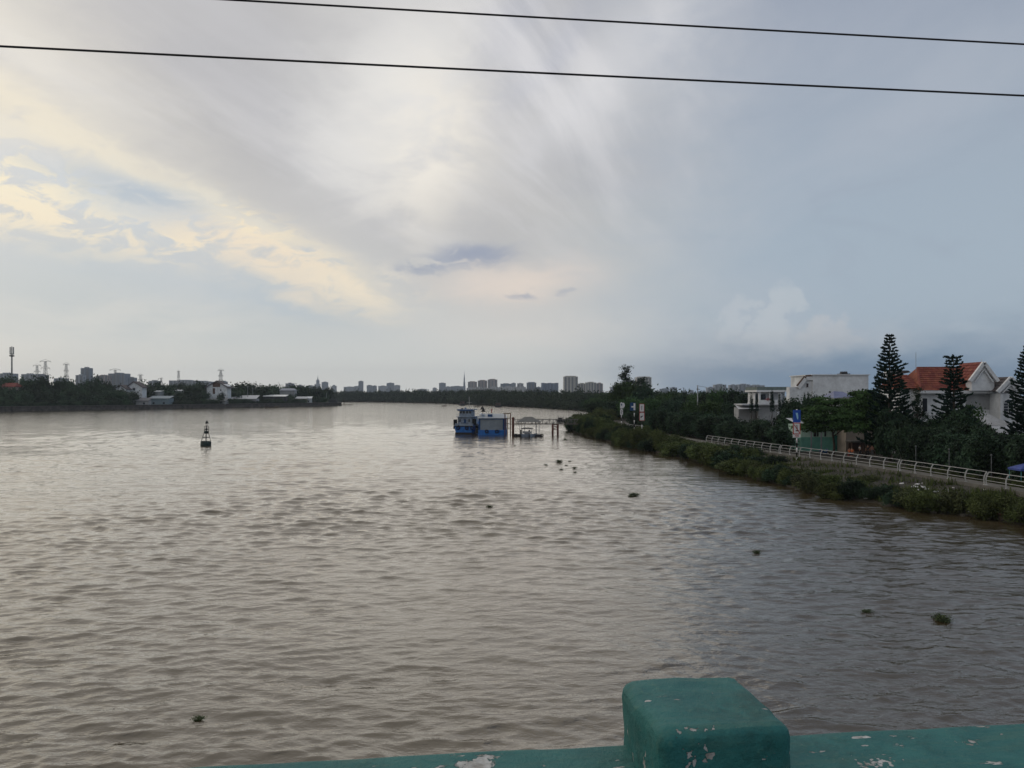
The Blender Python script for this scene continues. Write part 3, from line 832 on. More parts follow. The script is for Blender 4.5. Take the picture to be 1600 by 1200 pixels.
def grass_stuff():
    """rank grass and weeds over the bank: nobody could count it"""
    r = np.random.default_rng(4); C = []
    for k in range(15000):
        D = 58 + 110 * r.uniform() ** 1.4
        s, e = along(SHORE, D), along(RAIL, D)
        t = r.uniform(.02, .97)
        C.append((s + (e - s) * t, D, 0.1 + 1.95 * t ** .8))
    C = np.array(C); n = len(C)
    h = r.uniform(.2, .75, n) * np.clip(.5 + .8 * np.sin(C[:, 1] * .9 + C[:, 0] * 1.7), .35, 1.3)
    a = r.uniform(0, 3.14, n); w = r.uniform(.04, .11, n)
    lean = r.normal(0, .22, (n, 2))
    dxy = np.stack([np.cos(a) * w, np.sin(a) * w, np.zeros(n)], 1)
    tip = C + np.stack([lean[:, 0] * h, lean[:, 1] * h, h], 1)
    v = np.stack([C - dxy, C + dxy, tip + dxy * .25, tip - dxy * .25], 1).reshape(-1, 3)
    o = put('bank_grass', np_mesh('bank_grass', v, np.arange(4 * n).reshape(n, 4), M['grass']))
    tag(o, 'rank grass and weeds on the right bank', 'grass', kind='stuff')
grass_stuff()

# --- trees and hedge behind the promenade
def park_trees():
    r = random.Random(31)
    D = 128.0
    while D < 222:
        X = along(RAIL, D) + r.uniform(5.2, 6.6)
        tree('hedge_tree', 'dense dark tree, front row behind the far promenade' + (', right half near the tall sign' if D < 160 else ', left half near the three signs'), X, D, r.uniform(4.4, 5.6) - (.5 if D < 165 else 0), r.uniform(4.6, 6.2), 'round', 'dark trees behind the far promenade', low=.04)
        if D > 150 and r.random() < .8:
            tree('hedge_tree', 'dense dark tree in the second row behind the far promenade', X + r.uniform(4, 7), D + r.uniform(-2, 2), r.uniform(4.2, 5.4), r.uniform(5, 7), 'round', 'dark trees behind the far promenade', low=.04)
        D += r.uniform(2.8, 4.4)
    D = 62.0
    while D < 101:
        X = along(RAIL, D) + r.uniform(5.4, 7.0)
        tree('hedge_tree', 'dense dark shrub tree, front row behind the near railing' + (', at the right edge' if D < 80 else ', below the villa'), X, D, r.uniform(4.4, 5.6), r.uniform(4.2, 5.4), 'round', 'dark trees behind the near promenade', low=.02)
        if D < 100:
            tree('hedge_tree', 'dense dark shrub tree, second row behind the near railing', X + r.uniform(3.5, 5.5), D + r.uniform(-1, 1), r.uniform(4.6, 6.0), r.uniform(4.4, 5.8), 'round', 'dark trees behind the near promenade', low=.02)
        D += r.uniform(2.4, 3.4)
    D = 60.0
    while D < 101:
        bush('low_hedge', 'low bright green shrub just behind the near railing' + (' at the right edge' if D < 76 else ' in front of the dark trees'), along(RAIL, D) + r.uniform(2.0, 3.6), D, 2.1, r.uniform(.6, 1.15), r.uniform(1.2, 2.4), r.choice(('mound', 'mound_dry')), 'low shrubs behind the near railing')
        D += r.uniform(1.0, 1.8)
    # taller growth inland, between the point and the houses
    for x, D, yt, w in ((920, 470, 618, 34), (948, 430, 614, 40), (970, 330, 612, 44), (1000, 345, 609, 52), (1024, 350, 611, 42), (1040, 300, 614, 40), (1062, 290, 616, 40), (1085, 300, 617, 44),
                        (1110, 270, 614, 36), (1128, 260, 609, 40), (1145, 250, 608, 38), (1160, 240, 617, 34), (1046, 240, 624, 40), (1080, 225, 626, 44), (1110, 215, 627, 40), (1140, 215, 630, 36),
                        (1015, 270, 622, 40), (985, 285, 622, 40), (955, 300, 626, 44), (935, 330, 628, 40), (930, 395, 622, 40), (1165, 300, 612, 30), (985, 312, 597, 54), (1004, 308, 601, 50), (968, 316, 603, 44), (1060, 420, 612, 36), (1100, 420, 612, 36), (1020, 430, 612, 36)):
        tree('broadleaf_tree', 'dark broadleaf tree in the wood ' + ('left of the three river signs' if x < 965 else 'straight behind the three river signs' if x < 1010 else 'between the river signs and the utility pole' if x < 1088 else 'right of the utility pole'), gx(x, D), D, gz(yt, D) - 2.1, w * D / F_PX, 'round' if rng.random() < .6 else 'broad', 'trees behind the river signs', low=.05)
    for x, yt, lab in ((1238, 624, 'left of two bushy trees below the white box house'), (1284, 619, 'right of two bushy trees below the white box house'), (1262, 621, 'bushy tree between two others below the white box house'), (1308, 619, 'bushy tree under the slate blue roof'), (1332, 615, 'bushy tree right of the slate blue roof')):
        tree('broadleaf_tree', lab, gx(x, 141), 141, gz(yt, 141) - 2.1, 6.6, 'round', low=.1)
    tree('casuarina_tree', 'tallest feathery casuarina tree rising above the wood behind the river signs', gx(978, 318), 318, gz(572, 318) - 2.1, 56 * 318 / F_PX, 'casuarina', low=.25)
    tree('casuarina_tree', 'shorter spreading casuarina beside the tallest one above the wood', gx(1000, 322), 322, gz(590, 322) - 2.1, 64 * 322 / F_PX, 'casuarina', low=.1)
    # spreading shade tree over the people
    t = thing('shade_tree', 'broad green shade tree with tiered branches above the people by the promenade', 'tree', (gx(1303, 119), 119, 2.1))
    b = MB(); b.tube([(0, 0, -.1), (.05, 0, 1.5), (-.1, .1, 3.2), (-.3, 0, 5)], [.22, .18, .16, .1], 8)
    for a in range(7):
        l = 3.4; b.tube([(-.1, .1, 3.0 + a * .25), (math.cos(a * .9) * l * .5, math.sin(a * .9) * l * .5, 4.3 + a * .25), (math.cos(a * .9) * l, math.sin(a * .9) * l, 5 + a * .25)], [.09, .06, .02], 5)
    b.build('trunk', M['bark'], t, True)
    put('crown', CR['layered'][0], None, t, (-.3, 0, 3.9), 0.4, (5.3, 5.3, 5.0))
    t = thing('shade_tree', 'green shade tree left of the tall pine, crown touching it', 'tree', (gx(1352, 116), 116, 2.1))
    b = MB(); b.tube([(0, 0, -.1), (.1, 0, 1.5), (0, .1, 3.4), (.1, 0, 5)], [.2, .17, .14, .08], 8); b.build('trunk', M['bark'], t, True)
    put('crown', CR['layered'][1], None, t, (0, 0, 4.0), 1.4, (4.4, 4.4, 6.0))
    # small clipped cypresses by the terrace house
    for x, yt, w in ((1174, 613, 7), (1182, 614, 6), (1206, 609, 8), (1218, 614, 6), (1224, 616, 6), (1230, 616, 6), (1238, 612, 7), (1243, 613, 7), (1249, 617, 6)):
        D = 178; zb = gz(634, D)
        o = thing('cypress', 'small dark columnar cypress in front of the flat-roofed terrace house', 'tree', (gx(x, D), D, 2.1), 0, 'cypresses by the terrace house')
        put('trunk', TR[0], None, o, (0, 0, -.1), scale=(3, 3, 8)); put('crown', rng.choice(CR['column']), None, o, (0, 0, zb - 3.6), rng.uniform(0, 6), (w * D / F_PX / 2 * 1.2, w * D / F_PX / 2 * 1.2, gz(yt, D) - zb + 1.5))
    for x, yt, w in ((1257, 614, 7), (1263, 613, 7), (1276, 617, 8)):
        D = 146; zb = gz(636, D)
        o = thing('cypress', 'small dark columnar cypress in front of the big white wall', 'tree', (gx(x, D), D, 2.1), 0, 'cypresses by the white wall')
        put('trunk', TR[0], None, o, (0, 0, -.1), scale=(3, 3, 8)); put('crown', rng.choice(CR['column']), None, o, (0, 0, zb - 3.6), rng.uniform(0, 6), (w * D / F_PX / 2 * 1.2, w * D / F_PX / 2 * 1.2, gz(yt, D) - zb + 1.5))
park_trees()

def norfolk_pine(label, x, D, ytop, wpx, seed, topped=False, lean=0.0):
    """tiered conifer: whorls of upswept arms carrying finger-like shoots"""
    r = random.Random(seed); X = gx(x, D); h = gz(ytop, D) - 2.1; w = wpx * D / F_PX / 2
    o = thing('norfolk_pine', label, 'tree', (X, D, 2.1), r.uniform(0, 6))
    b = MB(); b.tube([(0, 0, -.1), (lean * .3, 0, h * .5), (lean, 0, h * .985)], [.26, .17, .03], 8); b.build('trunk', M['bark'], o, True)
    nr = np.random.default_rng(seed); P = []; A = []
    tiers = int(h / .50)
    for k in range(tiers):
        z = h * (.10 + .90 * k / tiers); f = (z / h)
        L_ = w * ((1 - f) ** .78 * 1.06 + .05) * r.uniform(.86, 1.1)
        if topped and f > .80: L_ = w * .34 * r.uniform(.8, 1.1)
        if topped and .5 < f < .72 and r.random() < .45: L_ *= .45
        n = 6 if L_ > 1 else 5; a0 = r.uniform(0, 6.28)
        for i in range(n):
            a = a0 + i * 6.283 / n + r.uniform(-.2, .2); l = L_ * r.uniform(.78, 1.1)
            if r.random() < .05: continue
            m = max(4, int(l * 5.0))
            for j in range(m):
                t = (j + .6) / m
                if t < .18: continue
                zz = z + l * (-.10 * t + .36 * t * t)
                c = np.array((math.cos(a) * l * t + lean * f, math.sin(a) * l * t, zz))
                for q_ in range(8):
                    sd = nr.normal(0, 1, 3); sd[2] = abs(sd[2]) * .9 + .3; sd /= np.linalg.norm(sd)
                    d = sd * .62 + np.array((math.cos(a), math.sin(a), .25)) * .5
                    P.append(c + nr.normal(0, .05, 3)); A.append(d * nr.uniform(.34, .66) * (1 - .35 * f))
    P = np.array(P); A = np.array(A); n = len(P)
    side = np.cross(A, nr.normal(0, 1, (n, 3))); side /= np.linalg.norm(side, axis=1, keepdims=True); side *= .125
    v = np.stack([P - side * .6, P + A * .5 - side, P + A, P + A * .5 + side], 1).reshape(-1, 3)
    put('crown', np_mesh('crown', v, np.arange(4 * n).reshape(n, 4), M['leaf_pine']), None, o)
norfolk_pine('tall dark conical Norfolk pine, the highest tree on the right bank', 1390, 112, 521, 84, 5)
norfolk_pine('blunt-topped Norfolk pine in front of the red-roofed villa', 1491, 108, 555, 76, 6, True, -.2)
norfolk_pine('dark Norfolk pine cut off by the right edge beyond the villa', 1606, 107, 538, 76, 7)
tree('dark_tree', 'irregular dark tree between the tall pine and the villa wall', gx(1434, 113), 113, gz(606, 113) - 2.1, 44 * 113 / F_PX, 'casuarina', low=.12)
for x, D, yt, wp, lab in ((1392, 110, 640, 62, 'dark leafy tree filling the foot of the tall pine'), (1455, 110, 652, 54, 'dark leafy tree below the left wall of the villa'), (1487, 106, 640, 60, 'dark leafy tree around the foot of the blunt-topped pine'),
                          (1518, 109, 634, 44, 'yellow-green tree left of the arched villa window'), (1540, 104, 664, 46, 'dark leafy tree below the annexe roof'), (1412, 108, 655, 50, 'dark leafy tree between the tall pine and the irregular one')):
    tree('leafy_tree', lab, gx(x, D), D, gz(yt, D) - 2.1, wp * D / F_PX, 'broad' if x == 1518 else 'round', low=.08)

# ------------------------------------------------------------------ promenade railing
def railing():
    sections = [(52.5, 77.2, 'pale curved-post metal railing section at the right edge beside the littered bank'),
                (77.5, 91.6, 'pale curved-post metal railing section in front of the dark hedge'),
                (92.0, 118.6, 'pale curved-post metal railing section in front of the people'),
                (119.0, 146.5, 'pale metal railing section running behind the bushes right of the tall sign'),
                (188.0, 214.0, 'far pale metal railing section beside the three river signs')]
    for D0, D1, lab in sections:
        o = thing('promenade_railing', lab, 'railing', (along(RAIL, D0), D0, 2.5), 0, 'promenade railing sections')
        ox, oy = o.location.x, o.location.y
        n = max(1, round((D1 - D0) / 2.75)); Ds = [D0 + (D1 - D0) * i / n for i in range(n + 1)]
        def prof(t):          # the posts bow towards the water, then curl back over the walk
            return -.10 * math.sin(math.pi * t) + .22 * t ** 3
        for D in Ds:
            b = MB(); X = along(RAIL, D) - ox
            pts = [(X + prof(t), D - oy, 1.3 * t) for t in (0, .2, .4, .6, .8, .92, 1)]
            for p, q in zip(pts, pts[1:]): b.bar(p, q, .11, .05, (0, 1, 0))
            b.box(X - .11, X + .11, D - oy - .11, D - oy + .11, 0, .04)
            b.build('post', M['pale_metal'], o)
        for t in (.36, .68, 1.0):
            b = MB(); pts = [(along(RAIL, D) - ox + prof(t), D - oy, 1.3 * t) for D in Ds]
            b.tube(pts, .034 if t == 1 else .026, 6); b.build('rail', M['pale_metal'], o, True)
railing()

# ------------------------------------------------------------------ river signs
def glyph(txt, size, parent, m, loc, depth=.012):
    cu = bpy.data.curves.new('lettering', 'FONT'); cu.body = txt; cu.size = size; cu.extrude = depth; cu.align_x = 'CENTER'; cu.align_y = 'CENTER'
    tmp = bpy.data.objects.new('lettering', cu); COL.objects.link(tmp)
    dg = bpy.context.evaluated_depsgraph_get(); me = bpy.data.meshes.new_from_object(tmp.evaluated_get(dg))
    bpy.data.objects.remove(tmp); me.materials.clear()
    o = put('lettering', me, m, parent, loc); o.rotation_euler = (R(90), 0, 0); return o

def sign_post(name, label, x, D, ybase, ytop, rz=0.0, rad=.09, band=.62):
    zb, zt = gz(ybase, D), gz(ytop, D)
    o = thing(name, label, 'sign', (gx(x, D), D, zb), rz)
    n = int((zt - zb) / band)
    b = MB(); b.tube([(0, 0, 0), (0, 0, zt - zb)], rad, 10); b.build('pole', M['black_paint'], o, True)
    for k in range(0, n, 2):
        MB().tube([(0, 0, k * band + .2), (0, 0, k * band + .2 + band)], rad + .006, 10).build('white_band', M['sign_white'], o, True)
    return o, zb

def board(o, name, x0, x1, z0, z1, m, border=None, bw=.1, y=-.16):
    if border:
        f = MB().box(x0, x1, y, y + .05, z0, z1).build(name, border, o)
        MB().box(x0 + bw, x1 - bw, y - .012, y + .01, z0 + bw, z1 - bw).build('face', m, f); return f
    return MB().box(x0, x1, y, y + .05, z0, z1).build(name, m, o)

def signs():
    # near sign by the railing
    D = 113.0; k = D / F_PX
    o, zb = sign_post('channel_sign', 'tall sign with blue board above red and white board on a banded pole', 1245, D, 724, 641, R(-4), .1, .7)
    z = lambda y: gz(y, D) - zb
    bl = board(o, 'blue_board', -.58, .50, z(660), z(640.5), M['sign_blue'])
    a = MB(); a.prism([(-.22, z(645)), (.10, z(645)), (.16, z(652)), (.12, z(656)), (-.02, z(654))], -.19, -.162); a.build('pale_arrow', mat('pale_arrow', (.35, .62, .80), .5), bl)
    rd = board(o, 'red_board', -.60, .48, z(678.5), z(660.4), M['sign_white'], M['sign_red'], .12)
    s = MB(); s.bar((-.42, -.185, z(663.5)), (.34, -.185, z(676.5)), .1, .02, (0, 1, 0)); s.build('slash', M['sign_red'], rd)
    an = MB(); an.bar((-.06, -.18, z(664)), (.05, -.18, z(672.5)), .09, .02, (0, 1, 0)); an.prism([(-.24, z(672)), (.28, z(672)), (.18, z(673.6)), (-.12, z(673.8))], -.19, -.172); an.build('anchor', M['black_paint'], rd)
    wb = board(o, 'distance_plate', -.60, .48, z(683.6), z(678.7), M['sign_white'])
    glyph('300', .42, wb, M['sign_red'], (-.06, -.175, z(681)))
    # three signs by the mangroves
    D = 196.0
    o, zb = sign_post('channel_sign', 'left sign of three by the mangroves, small white boards on a banded pole', 971, D, 684, 629, R(3), .09, .8)
    z = lambda y: gz(y, D) - zb
    f = MB().prism([(-.36, z(638)), (.42, z(638)), (.78, z(635)), (.84, z(632.5)), (.62, z(629.4)), (-.36, z(629.2))], -.2, -.14).build('upper_board', M['sign_white'], o)
    MB().box(-.12, .12, -.225, -.202, z(633.6), z(630.8)).build('mark', M['boat_navy'], f)
    f = MB().box(-.36, .36, -.2, -.14, z(648.2), z(639.8)).build('lower_board', M['sign_white'], o)
    sq = MB()
    for p, q in (((-.15, z(641)), (.15, z(642.6))), ((.15, z(642.6)), (-.15, z(645.2))), ((-.15, z(645.2)), (.15, z(647)))): sq.bar((p[0], -.21, p[1]), (q[0], -.21, q[1]), .1, .02, (0, 1, 0))
    sq.build('mark', M['black_paint'], f)
    D = 182.0
    o, zb = sign_post('channel_sign', 'middle sign of three by the mangroves, dark blue board with white sideways T', 991, D, 686, 629, R(-2), .09, .85)
    z = lambda y: gz(y, D) - zb
    f = MB().box(-1.0, .32, -.2, -.14, z(641.5), z(629)).build('blue_board', M['boat_navy'], o)
    MB().box(-.18, .22, -.225, -.202, z(640.8), z(630)).build('white_bar', M['sign_white'], f); MB().box(-.70, -.185, -.224, -.202, z(636.6), z(634.6)).build('white_arm', M['sign_white'], f)
    D = 172.0
    o, zb = sign_post('channel_sign', 'right sign of three by the mangroves, two red-edged white boards', 1003, D, 695, 631, R(2), .09, .85)
    z = lambda y: gz(y, D) - zb
    f = board(o, 'upper_board', -.62, .50, z(643.6), z(631), M['sign_white'], M['sign_red'], .09, -.2)
    MB().box(-.13, -.02, -.235, -.214, z(641), z(634)).build('mark', M['black_paint'], f)
    f = board(o, 'lower_board', -.62, .56, z(657.5), z(644.2), M['sign_white'], M['sign_red'], .11, -.2)
    MB().prism([(-.42, z(651)), (.26, z(649.2)), (.0, z(651.6)), (-.30, z(653))], -.235, -.214).build('mark', M['black_paint'], f)
signs()

# ------------------------------------------------------------------ houses on the right bank
def tile_slope(parent, m, a, b_, c, d, rows, cols, lift=.05):
    """roof slope a-b (eave) to d-c (ridge) covered with separate overlapping tiles"""
    a, b_, c, d = map(Vector, (a, b_, c, d)); n = (b_ - a).cross(d - a).normalized()
    if n.z < 0: n = -n
    for i in range(rows):
        for j in range(cols):
            t0, t1 = i / rows, (i + 1.12) / rows; t1 = min(t1, 1)
            s0, s1 = (j + .02) / cols, (j + .98) / cols
            P = lambda s, t: (a + (b_ - a) * s) * (1 - t) + (d + (c - d) * s) * t
            q = [P(s0, t0) + n * (lift + .05), P(s1, t0) + n * (lift + .05), P(s1, t1) + n * lift * .35, P(s0, t1) + n * lift * .35]
            e = [p - n * .05 for p in q]
            MB().add(q + e, [(0, 1, 2, 3), (7, 6, 5, 4), (0, 4, 5, 1), (1, 5, 6, 2), (2, 6, 7, 3), (3, 7, 4, 0)]).build('tile', m, parent)

def villa():
    D = 121.0; k = D / F_PX
    o = thing('villa', 'white villa with red tiled roof and two white gables behind the pines', 'house', (gx(1500, D), D, 2.1))
    X = lambda x: (x - 1500) * k
    Z = lambda y: gz(y, D) - 2.1
    w, tr = M['white_wall'], M['white_paint']
    ze, zr = Z(611.5), Z(572.5)
    MB().box(X(1436), X(1546), 0, 9, 0, ze - .3).build('wall', w, o)
    MB().box(X(1412), X(1437), 1.2, 8, 0, Z(608)).build('wing_wall', w, o)
    MB().box(X(1433), X(1584), -1.0, 9.4, ze - .32, ze + .12).build('cornice', tr, o)
    # main hipped roof, ridge parallel to the river front
    roof = MB()
    A, B = (X(1434), -.9, ze + .12), (X(1546), -.9, ze + .12); C, Dd = (X(1530), 4.5, zr), (X(1457), 4.5, zr)
    E, Fk = (X(1546), 9.3, ze + .12), (X(1434), 9.3, ze + .12)
    roof.add([A, B, C, Dd, E, Fk], [(0, 1, 2, 3), (1, 4, 2), (4, 5, 3, 2), (5, 0, 3)])
    ro = roof.build('roof', M['red_tile'], o)
    tile_slope(ro, M['red_tile'], A, (X(1512), -.9, ze + .12), (X(1512), 4.5, zr), Dd, 11, 12)
    MB().bar(Dd, C, .3, .2).build('ridge_cap', M['red_tile'], ro)
    MB().bar(A, Dd, .28, .2).build('ridge_cap', M['red_tile'], ro)
    # lower wing to the left
    wz = Z(607); wr = Z(584.5); yf, yb = .4, 8.4
    wing = MB(); wa, wb_, wc, wd = (X(1409), yf, wz), (X(1440), yf, wz), (X(1440), 4.4, wr), (X(1417), 4.4, wr)
    wing.add([wa, wb_, wc, wd, (X(1440), yb, wz), (X(1409), yb, wz)], [(0, 1, 2, 3), (4, 5, 3, 2), (5, 0, 3), (0, 5, 4, 1)])
    wo_ = wing.build('wing_roof', M['red_tile'], o)
    tile_slope(wo_, M['red_tile'], wa, wb_, wc, wd, 7, 6)
    MB().box(X(1412), X(1424), 4.6, 6.6, Z(590), Z(579)).build('roof_tank_housing', tr, o)
    MB().prism([(X(1423), Z(586)), (X(1454), Z(580)), (X(1450), Z(577)), (X(1436), Z(577))], 6, 9).build('rear_roof', M['dark_tile'], o)
    # big gable facing the river
    def gable(x0, x1, xp, yl, yp, yface, ydepth, inner, roofm, rows, name):
        g = MB().prism([(X(x0) + .35, Z(yl)), (X(x1) - .35, Z(yl)), (X(xp), Z(yp) - .3)], yface, yface + .3).build(name, w, o)
        for s, xe in ((-1, x0), (1, x1)):
            p0, p1 = Vector((X(xe) + s * .25, yface - .25, Z(yl) - .2)), Vector((X(xp), yface - .25, Z(yp)))
            MB().bar(p0, p1, .5, .42, (0, 1, 0)).build('bargeboard', tr, g)
            q0, q1 = p0 + Vector((-s * .75, -.0, -.12)), p1 + Vector((0, -.0, -1.0))
            MB().bar(q0, q1, .14, .2, (0, 1, 0)).build('inner_trim', tr, g)
            sl = MB().add([p0 + Vector((0, .2, .15)), p1 + Vector((0, .2, .15)), p1 + Vector((0, ydepth, .15)), p0 + Vector((0, ydepth, .15))], [(0, 1, 2, 3)]).build('gable_roof', roofm, g)
            tile_slope(sl, roofm, p0 + Vector((0, .2, .15)), p0 + Vector((0, ydepth, .15)), p1 + Vector((0, ydepth, .15)), p1 + Vector((0, .2, .15)), rows, 5)
        return g
    gable(1507, 1545, 1526, 594, 567.5, -1.6, 6.0, True, M['red_tile'], 6, 'main_gable')
    MB().box(X(1509), X(1544), -1.55, 0, ze + .1, Z(592)).build('gable_wall', w, o)
    gable(1542, 1577, 1560, 611, 591, -2.8, 7.0, True, M['dark_tile'], 5, 'small_gable')
    # balcony shade panel and the bay with the arched french window
    MB().box(X(1546), X(1575), -2.5, 8.5, 0, ze - .33).build('bay_wall', w, o)
    for x in (1547.5, 1573): MB().box(X(x) - .22, X(x) + .22, -2.8, -2.48, 0, ze - .34).build('pilaster', tr, o)
    dr = MB(); dr.prism([(X(1551), Z(647)), (X(1566), Z(647)), (X(1566), Z(629)), (X(1564.5), Z(625.5)), (X(1558.5), Z(622.5)), (X(1552.5), Z(625.5)), (X(1551), Z(629))], -2.62, -2.5)
    dw = dr.build('french_window', tr, o)
    for x0, x1 in ((1552, 1557.8), (1559.2, 1565)):
        for r_ in range(4):
            y0 = 646 - r_ * 4.2
            MB().box(X(x0), X((x0 + x1) / 2 - .25), -2.68, -2.60, Z(y0), Z(y0 - 3.5)).build('pane', M['dark_glass'], dw)
            MB().box(X((x0 + x1) / 2 + .25), X(x1), -2.68, -2.60, Z(y0), Z(y0 - 3.5)).build('pane', M['dark_glass'], dw)
    MB().prism([(X(1552.6), Z(628.6)), (X(1564.4), Z(628.6)), (X(1563), Z(625.8)), (X(1558.5), Z(623.8)), (X(1554), Z(625.8))], -2.68, -2.60).build('fanlight', M['dark_glass'], dw)
    MB().box(X(1509), X(1546), -.05, .1, Z(640), ze - .4).build('balcony_shade', M['grey_wall'], o)  # flat grey panel on the wall, painting the shade of the recessed balcony
    for x0, x1 in ((1441, 1448), (1484, 1490)):
        wi = MB().box(X(x0) - .12, X(x1) + .12, -.1, .02, Z(644), Z(621.5)).build('window', tr, o)
        MB().box(X(x0), X(x1), -.14, -.08, Z(643), Z(622.5)).build('pane', M['dark_glass'], wi)
    MB().box(X(1436), X(1508), -.12, .0, Z(649), Z(647)).build('string_course', tr, o)
    MB().tube([(X(1452), 4, zr - 1), (X(1452), 4, zr + 2.4)], .035, 5).build('lightning_rod', M['galv'], o)
    MB().tube([(X(1526), -1.3, Z(569)), (X(1526), -1.3, Z(562))], .04, 5).build('finial', tr, o)
villa()

def house_small():
    # corrugated porch roof in front of the villa
    D = 113.0; k = D / F_PX; X = lambda x: (x - 1555) * k; Z = lambda y: gz(y, D) - 2.1
    o = thing('porch', 'low annexe with pale corrugated roof below the villa at the right edge', 'annexe', (gx(1555, D), D, 2.1))
    rf = MB().add([(X(1519), 0, Z(662)), (X(1588), 0, Z(668)), (X(1572), 4.5, Z(648)), (X(1530), 4.5, Z(647))], [(0, 1, 2, 3)])
    rf = rf.build('roof', M['metal_roof'], o)
    for i in range(22):
        t = i / 21; MB().bar((X(1519) + (X(1588) - X(1519)) * t, -.02, Z(662) + (Z(668) - Z(662)) * t + .05), (X(1530) + (X(1572) - X(1530)) * t, 4.5, Z(647) + (Z(648) - Z(647)) * t + .05), .10, .09).build('corrugation', M['metal_roof'], rf)
    MB().add([(X(1540), -3, Z(676)), (X(1640), -3, Z(684)), (X(1640), .3, Z(668)), (X(1545), .3, Z(664))], [(0, 1, 2, 3)]).build('lean_to_roof', M['metal_roof'], o)
    MB().box(X(1546), X(1640), -2.2, 0, 0, Z(686)).build('wall', M['beige_wall'], o)
    MB().box(X(1522), X(1586), .6, 4.4, 0, Z(669)).build('rear_wall', M['white_wall'], o)
    MB().box(X(1551), X(1600), -2.3, -2.18, Z(696), Z(692)).build('sill_band', M['mint_wall'], o)

    # big white blank gable wall
    D = 152.0; k = D / F_PX; X1 = lambda x: (x - 1300) * k; Z1 = lambda y: gz(y, D) - 2.1
    o = thing('white_house', 'large plain white box house with a stepped brown eave on its left', 'house', (gx(1300, D), D, 2.1))
    MB().box(X1(1270), X1(1357), 0, 12, 0, Z1(586.5)).build('wall', M['white_wall'], o)
    MB().prism([(X1(1235), 0), (X1(1270), 0), (X1(1270), Z1(590)), (X1(1261), Z1(590)), (X1(1249), Z1(604)), (X1(1235), Z1(605))], .4, 2.2).build('side_wall', M['white_wall'], o)
    for p, q in (((1271, 589), (1259.5, 589.5)), ((1259.5, 589.5), (1247.5, 604.5))):
        MB().bar((X1(p[0]), .2, Z1(p[1])), (X1(q[0]), .2, Z1(q[1])), .9, .22, (0, 1, 0)).build('eave', M['brown_trim'], o)
        MB().bar((X1(p[0]), .1, Z1(p[1] + 1.9)), (X1(q[0] + .6), .1, Z1(q[1] + 1.9)), .7, .12, (0, 1, 0)).build('eave_trim', M['white_paint'], o)
    wn = MB().box(X1(1260.3), X1(1264.4), .3, .42, Z1(605.2), Z1(598.6)).build('window', M['white_paint'], o)
    MB().box(X1(1260.8), X1(1263.9), .26, .34, Z1(604.8), Z1(599)).build('pane', M['dark_glass'], wn)
    MB().box(X1(1268), X1(1359), -.25, 12.2, Z1(586.5), Z1(585)).build('parapet', M['white_paint'], o)
    st = MB(); st.box(X1(1325), X1(1339), 3, 5.2, Z1(585), Z1(583)); st.tube([(X1(1327), 4, Z1(582.4)), (X1(1337), 4, Z1(582.4))], .38, 10); st.bar((X1(1326), 4, Z1(585)), (X1(1331), 4, Z1(580)), .12); st.bar((X1(1333), 4, Z1(580.5)), (X1(1338), 4, Z1(585)), .12)
    st.build('water_heater', M['dark_trim'], o)

    # low house with bluish gable roof
    D = 133.0; k = D / F_PX; X2 = lambda x: (x - 1316) * k; Z2 = lambda y: gz(y, D) - 2.1
    o = thing('small_house', 'small house with slate blue gable roof above the shade tree', 'house', (gx(1316, D), D, 2.1))
    MB().box(X2(1303), X2(1328), 0, 5, 0, Z2(621)).build('wall', M['white_wall'], o)
    rf = MB(); rf.add([(X2(1301), -.5, Z2(622)), (X2(1331), -.5, Z2(620)), (X2(1327), 2.5, Z2(612)), (X2(1312), 2.5, Z2(611)), (X2(1331), 5.5, Z2(620)), (X2(1301), 5.5, Z2(622))], [(0, 1, 2, 3), (4, 5, 3, 2), (0, 3, 5), (1, 4, 2)])
    rf.build('roof', M['blue_roof'], o)

    # terrace house with flat canopy
    D = 200.0; k = D / F_PX; X3 = lambda x: (x - 1210) * k; Z3 = lambda y: gz(y, D) - 2.1
    o = thing('terrace_house', 'white flat-roofed terrace house with grey-green canopy behind the cypresses', 'house', (gx(1210, D), D, 2.1))
    MB().box(X3(1183), X3(1235), 0, 10, Z3(609.5), Z3(604.5)).build('canopy', mat('canopy_green', (.16, .20, .19), .7), o)
    MB().box(X3(1182), X3(1236), -.3, 10, Z3(612.4), Z3(609.6)).build('fascia', M['white_paint'], o)
    MB().box(X3(1187), X3(1235), 4, 10, Z3(645), Z3(612.5)).build('rear_wall', M['white_wall'], o)
    for x in (1187.5, 1204, 1219, 1233): MB().box(X3(x) - .25, X3(x) + .25, .2, .7, Z3(630), Z3(612.5)).build('column', M['white_paint'], o)
    MB().box(X3(1186), X3(1235), 0, 10, 0, Z3(630)).build('lower_wall', M['white_wall'], o)
    MB().box(X3(1188), X3(1233), -.1, -.0, Z3(630), Z3(625)).build('balustrade', M['white_paint'], o)
    for x in (1193, 1200, 1212): MB().box(X3(x) - .7, X3(x) + .7, 3.9, 4.02, Z3(627), Z3(616)).build('window', M['dark_glass'], o)
    for x in (1199, 1202): bush('bougainvillea', 'pink flowering shrub on the terrace behind the cypresses', gx(x, 200.4), 200.4, gz(629, 200), 1.2, 1.4, 'pink', 'pink shrubs on the terrace')

    D = 187.0; k = D / F_PX; X4 = lambda x: (x - 1205) * k; Z4 = lambda y: gz(y, D) - 2.1
    o = thing('low_house', 'long low grey house with flat roof and dark doors below the cypresses', 'house', (gx(1205, D), D, 2.1))
    MB().box(X4(1158), X4(1252), -1, 6, Z4(633.2), Z4(631.2)).build('roof_slab', M['metal_roof'], o)
    MB().box(X4(1185), X4(1214), 0, 6, 0, Z4(633.3)).build('wall', M['grey_wall'], o)
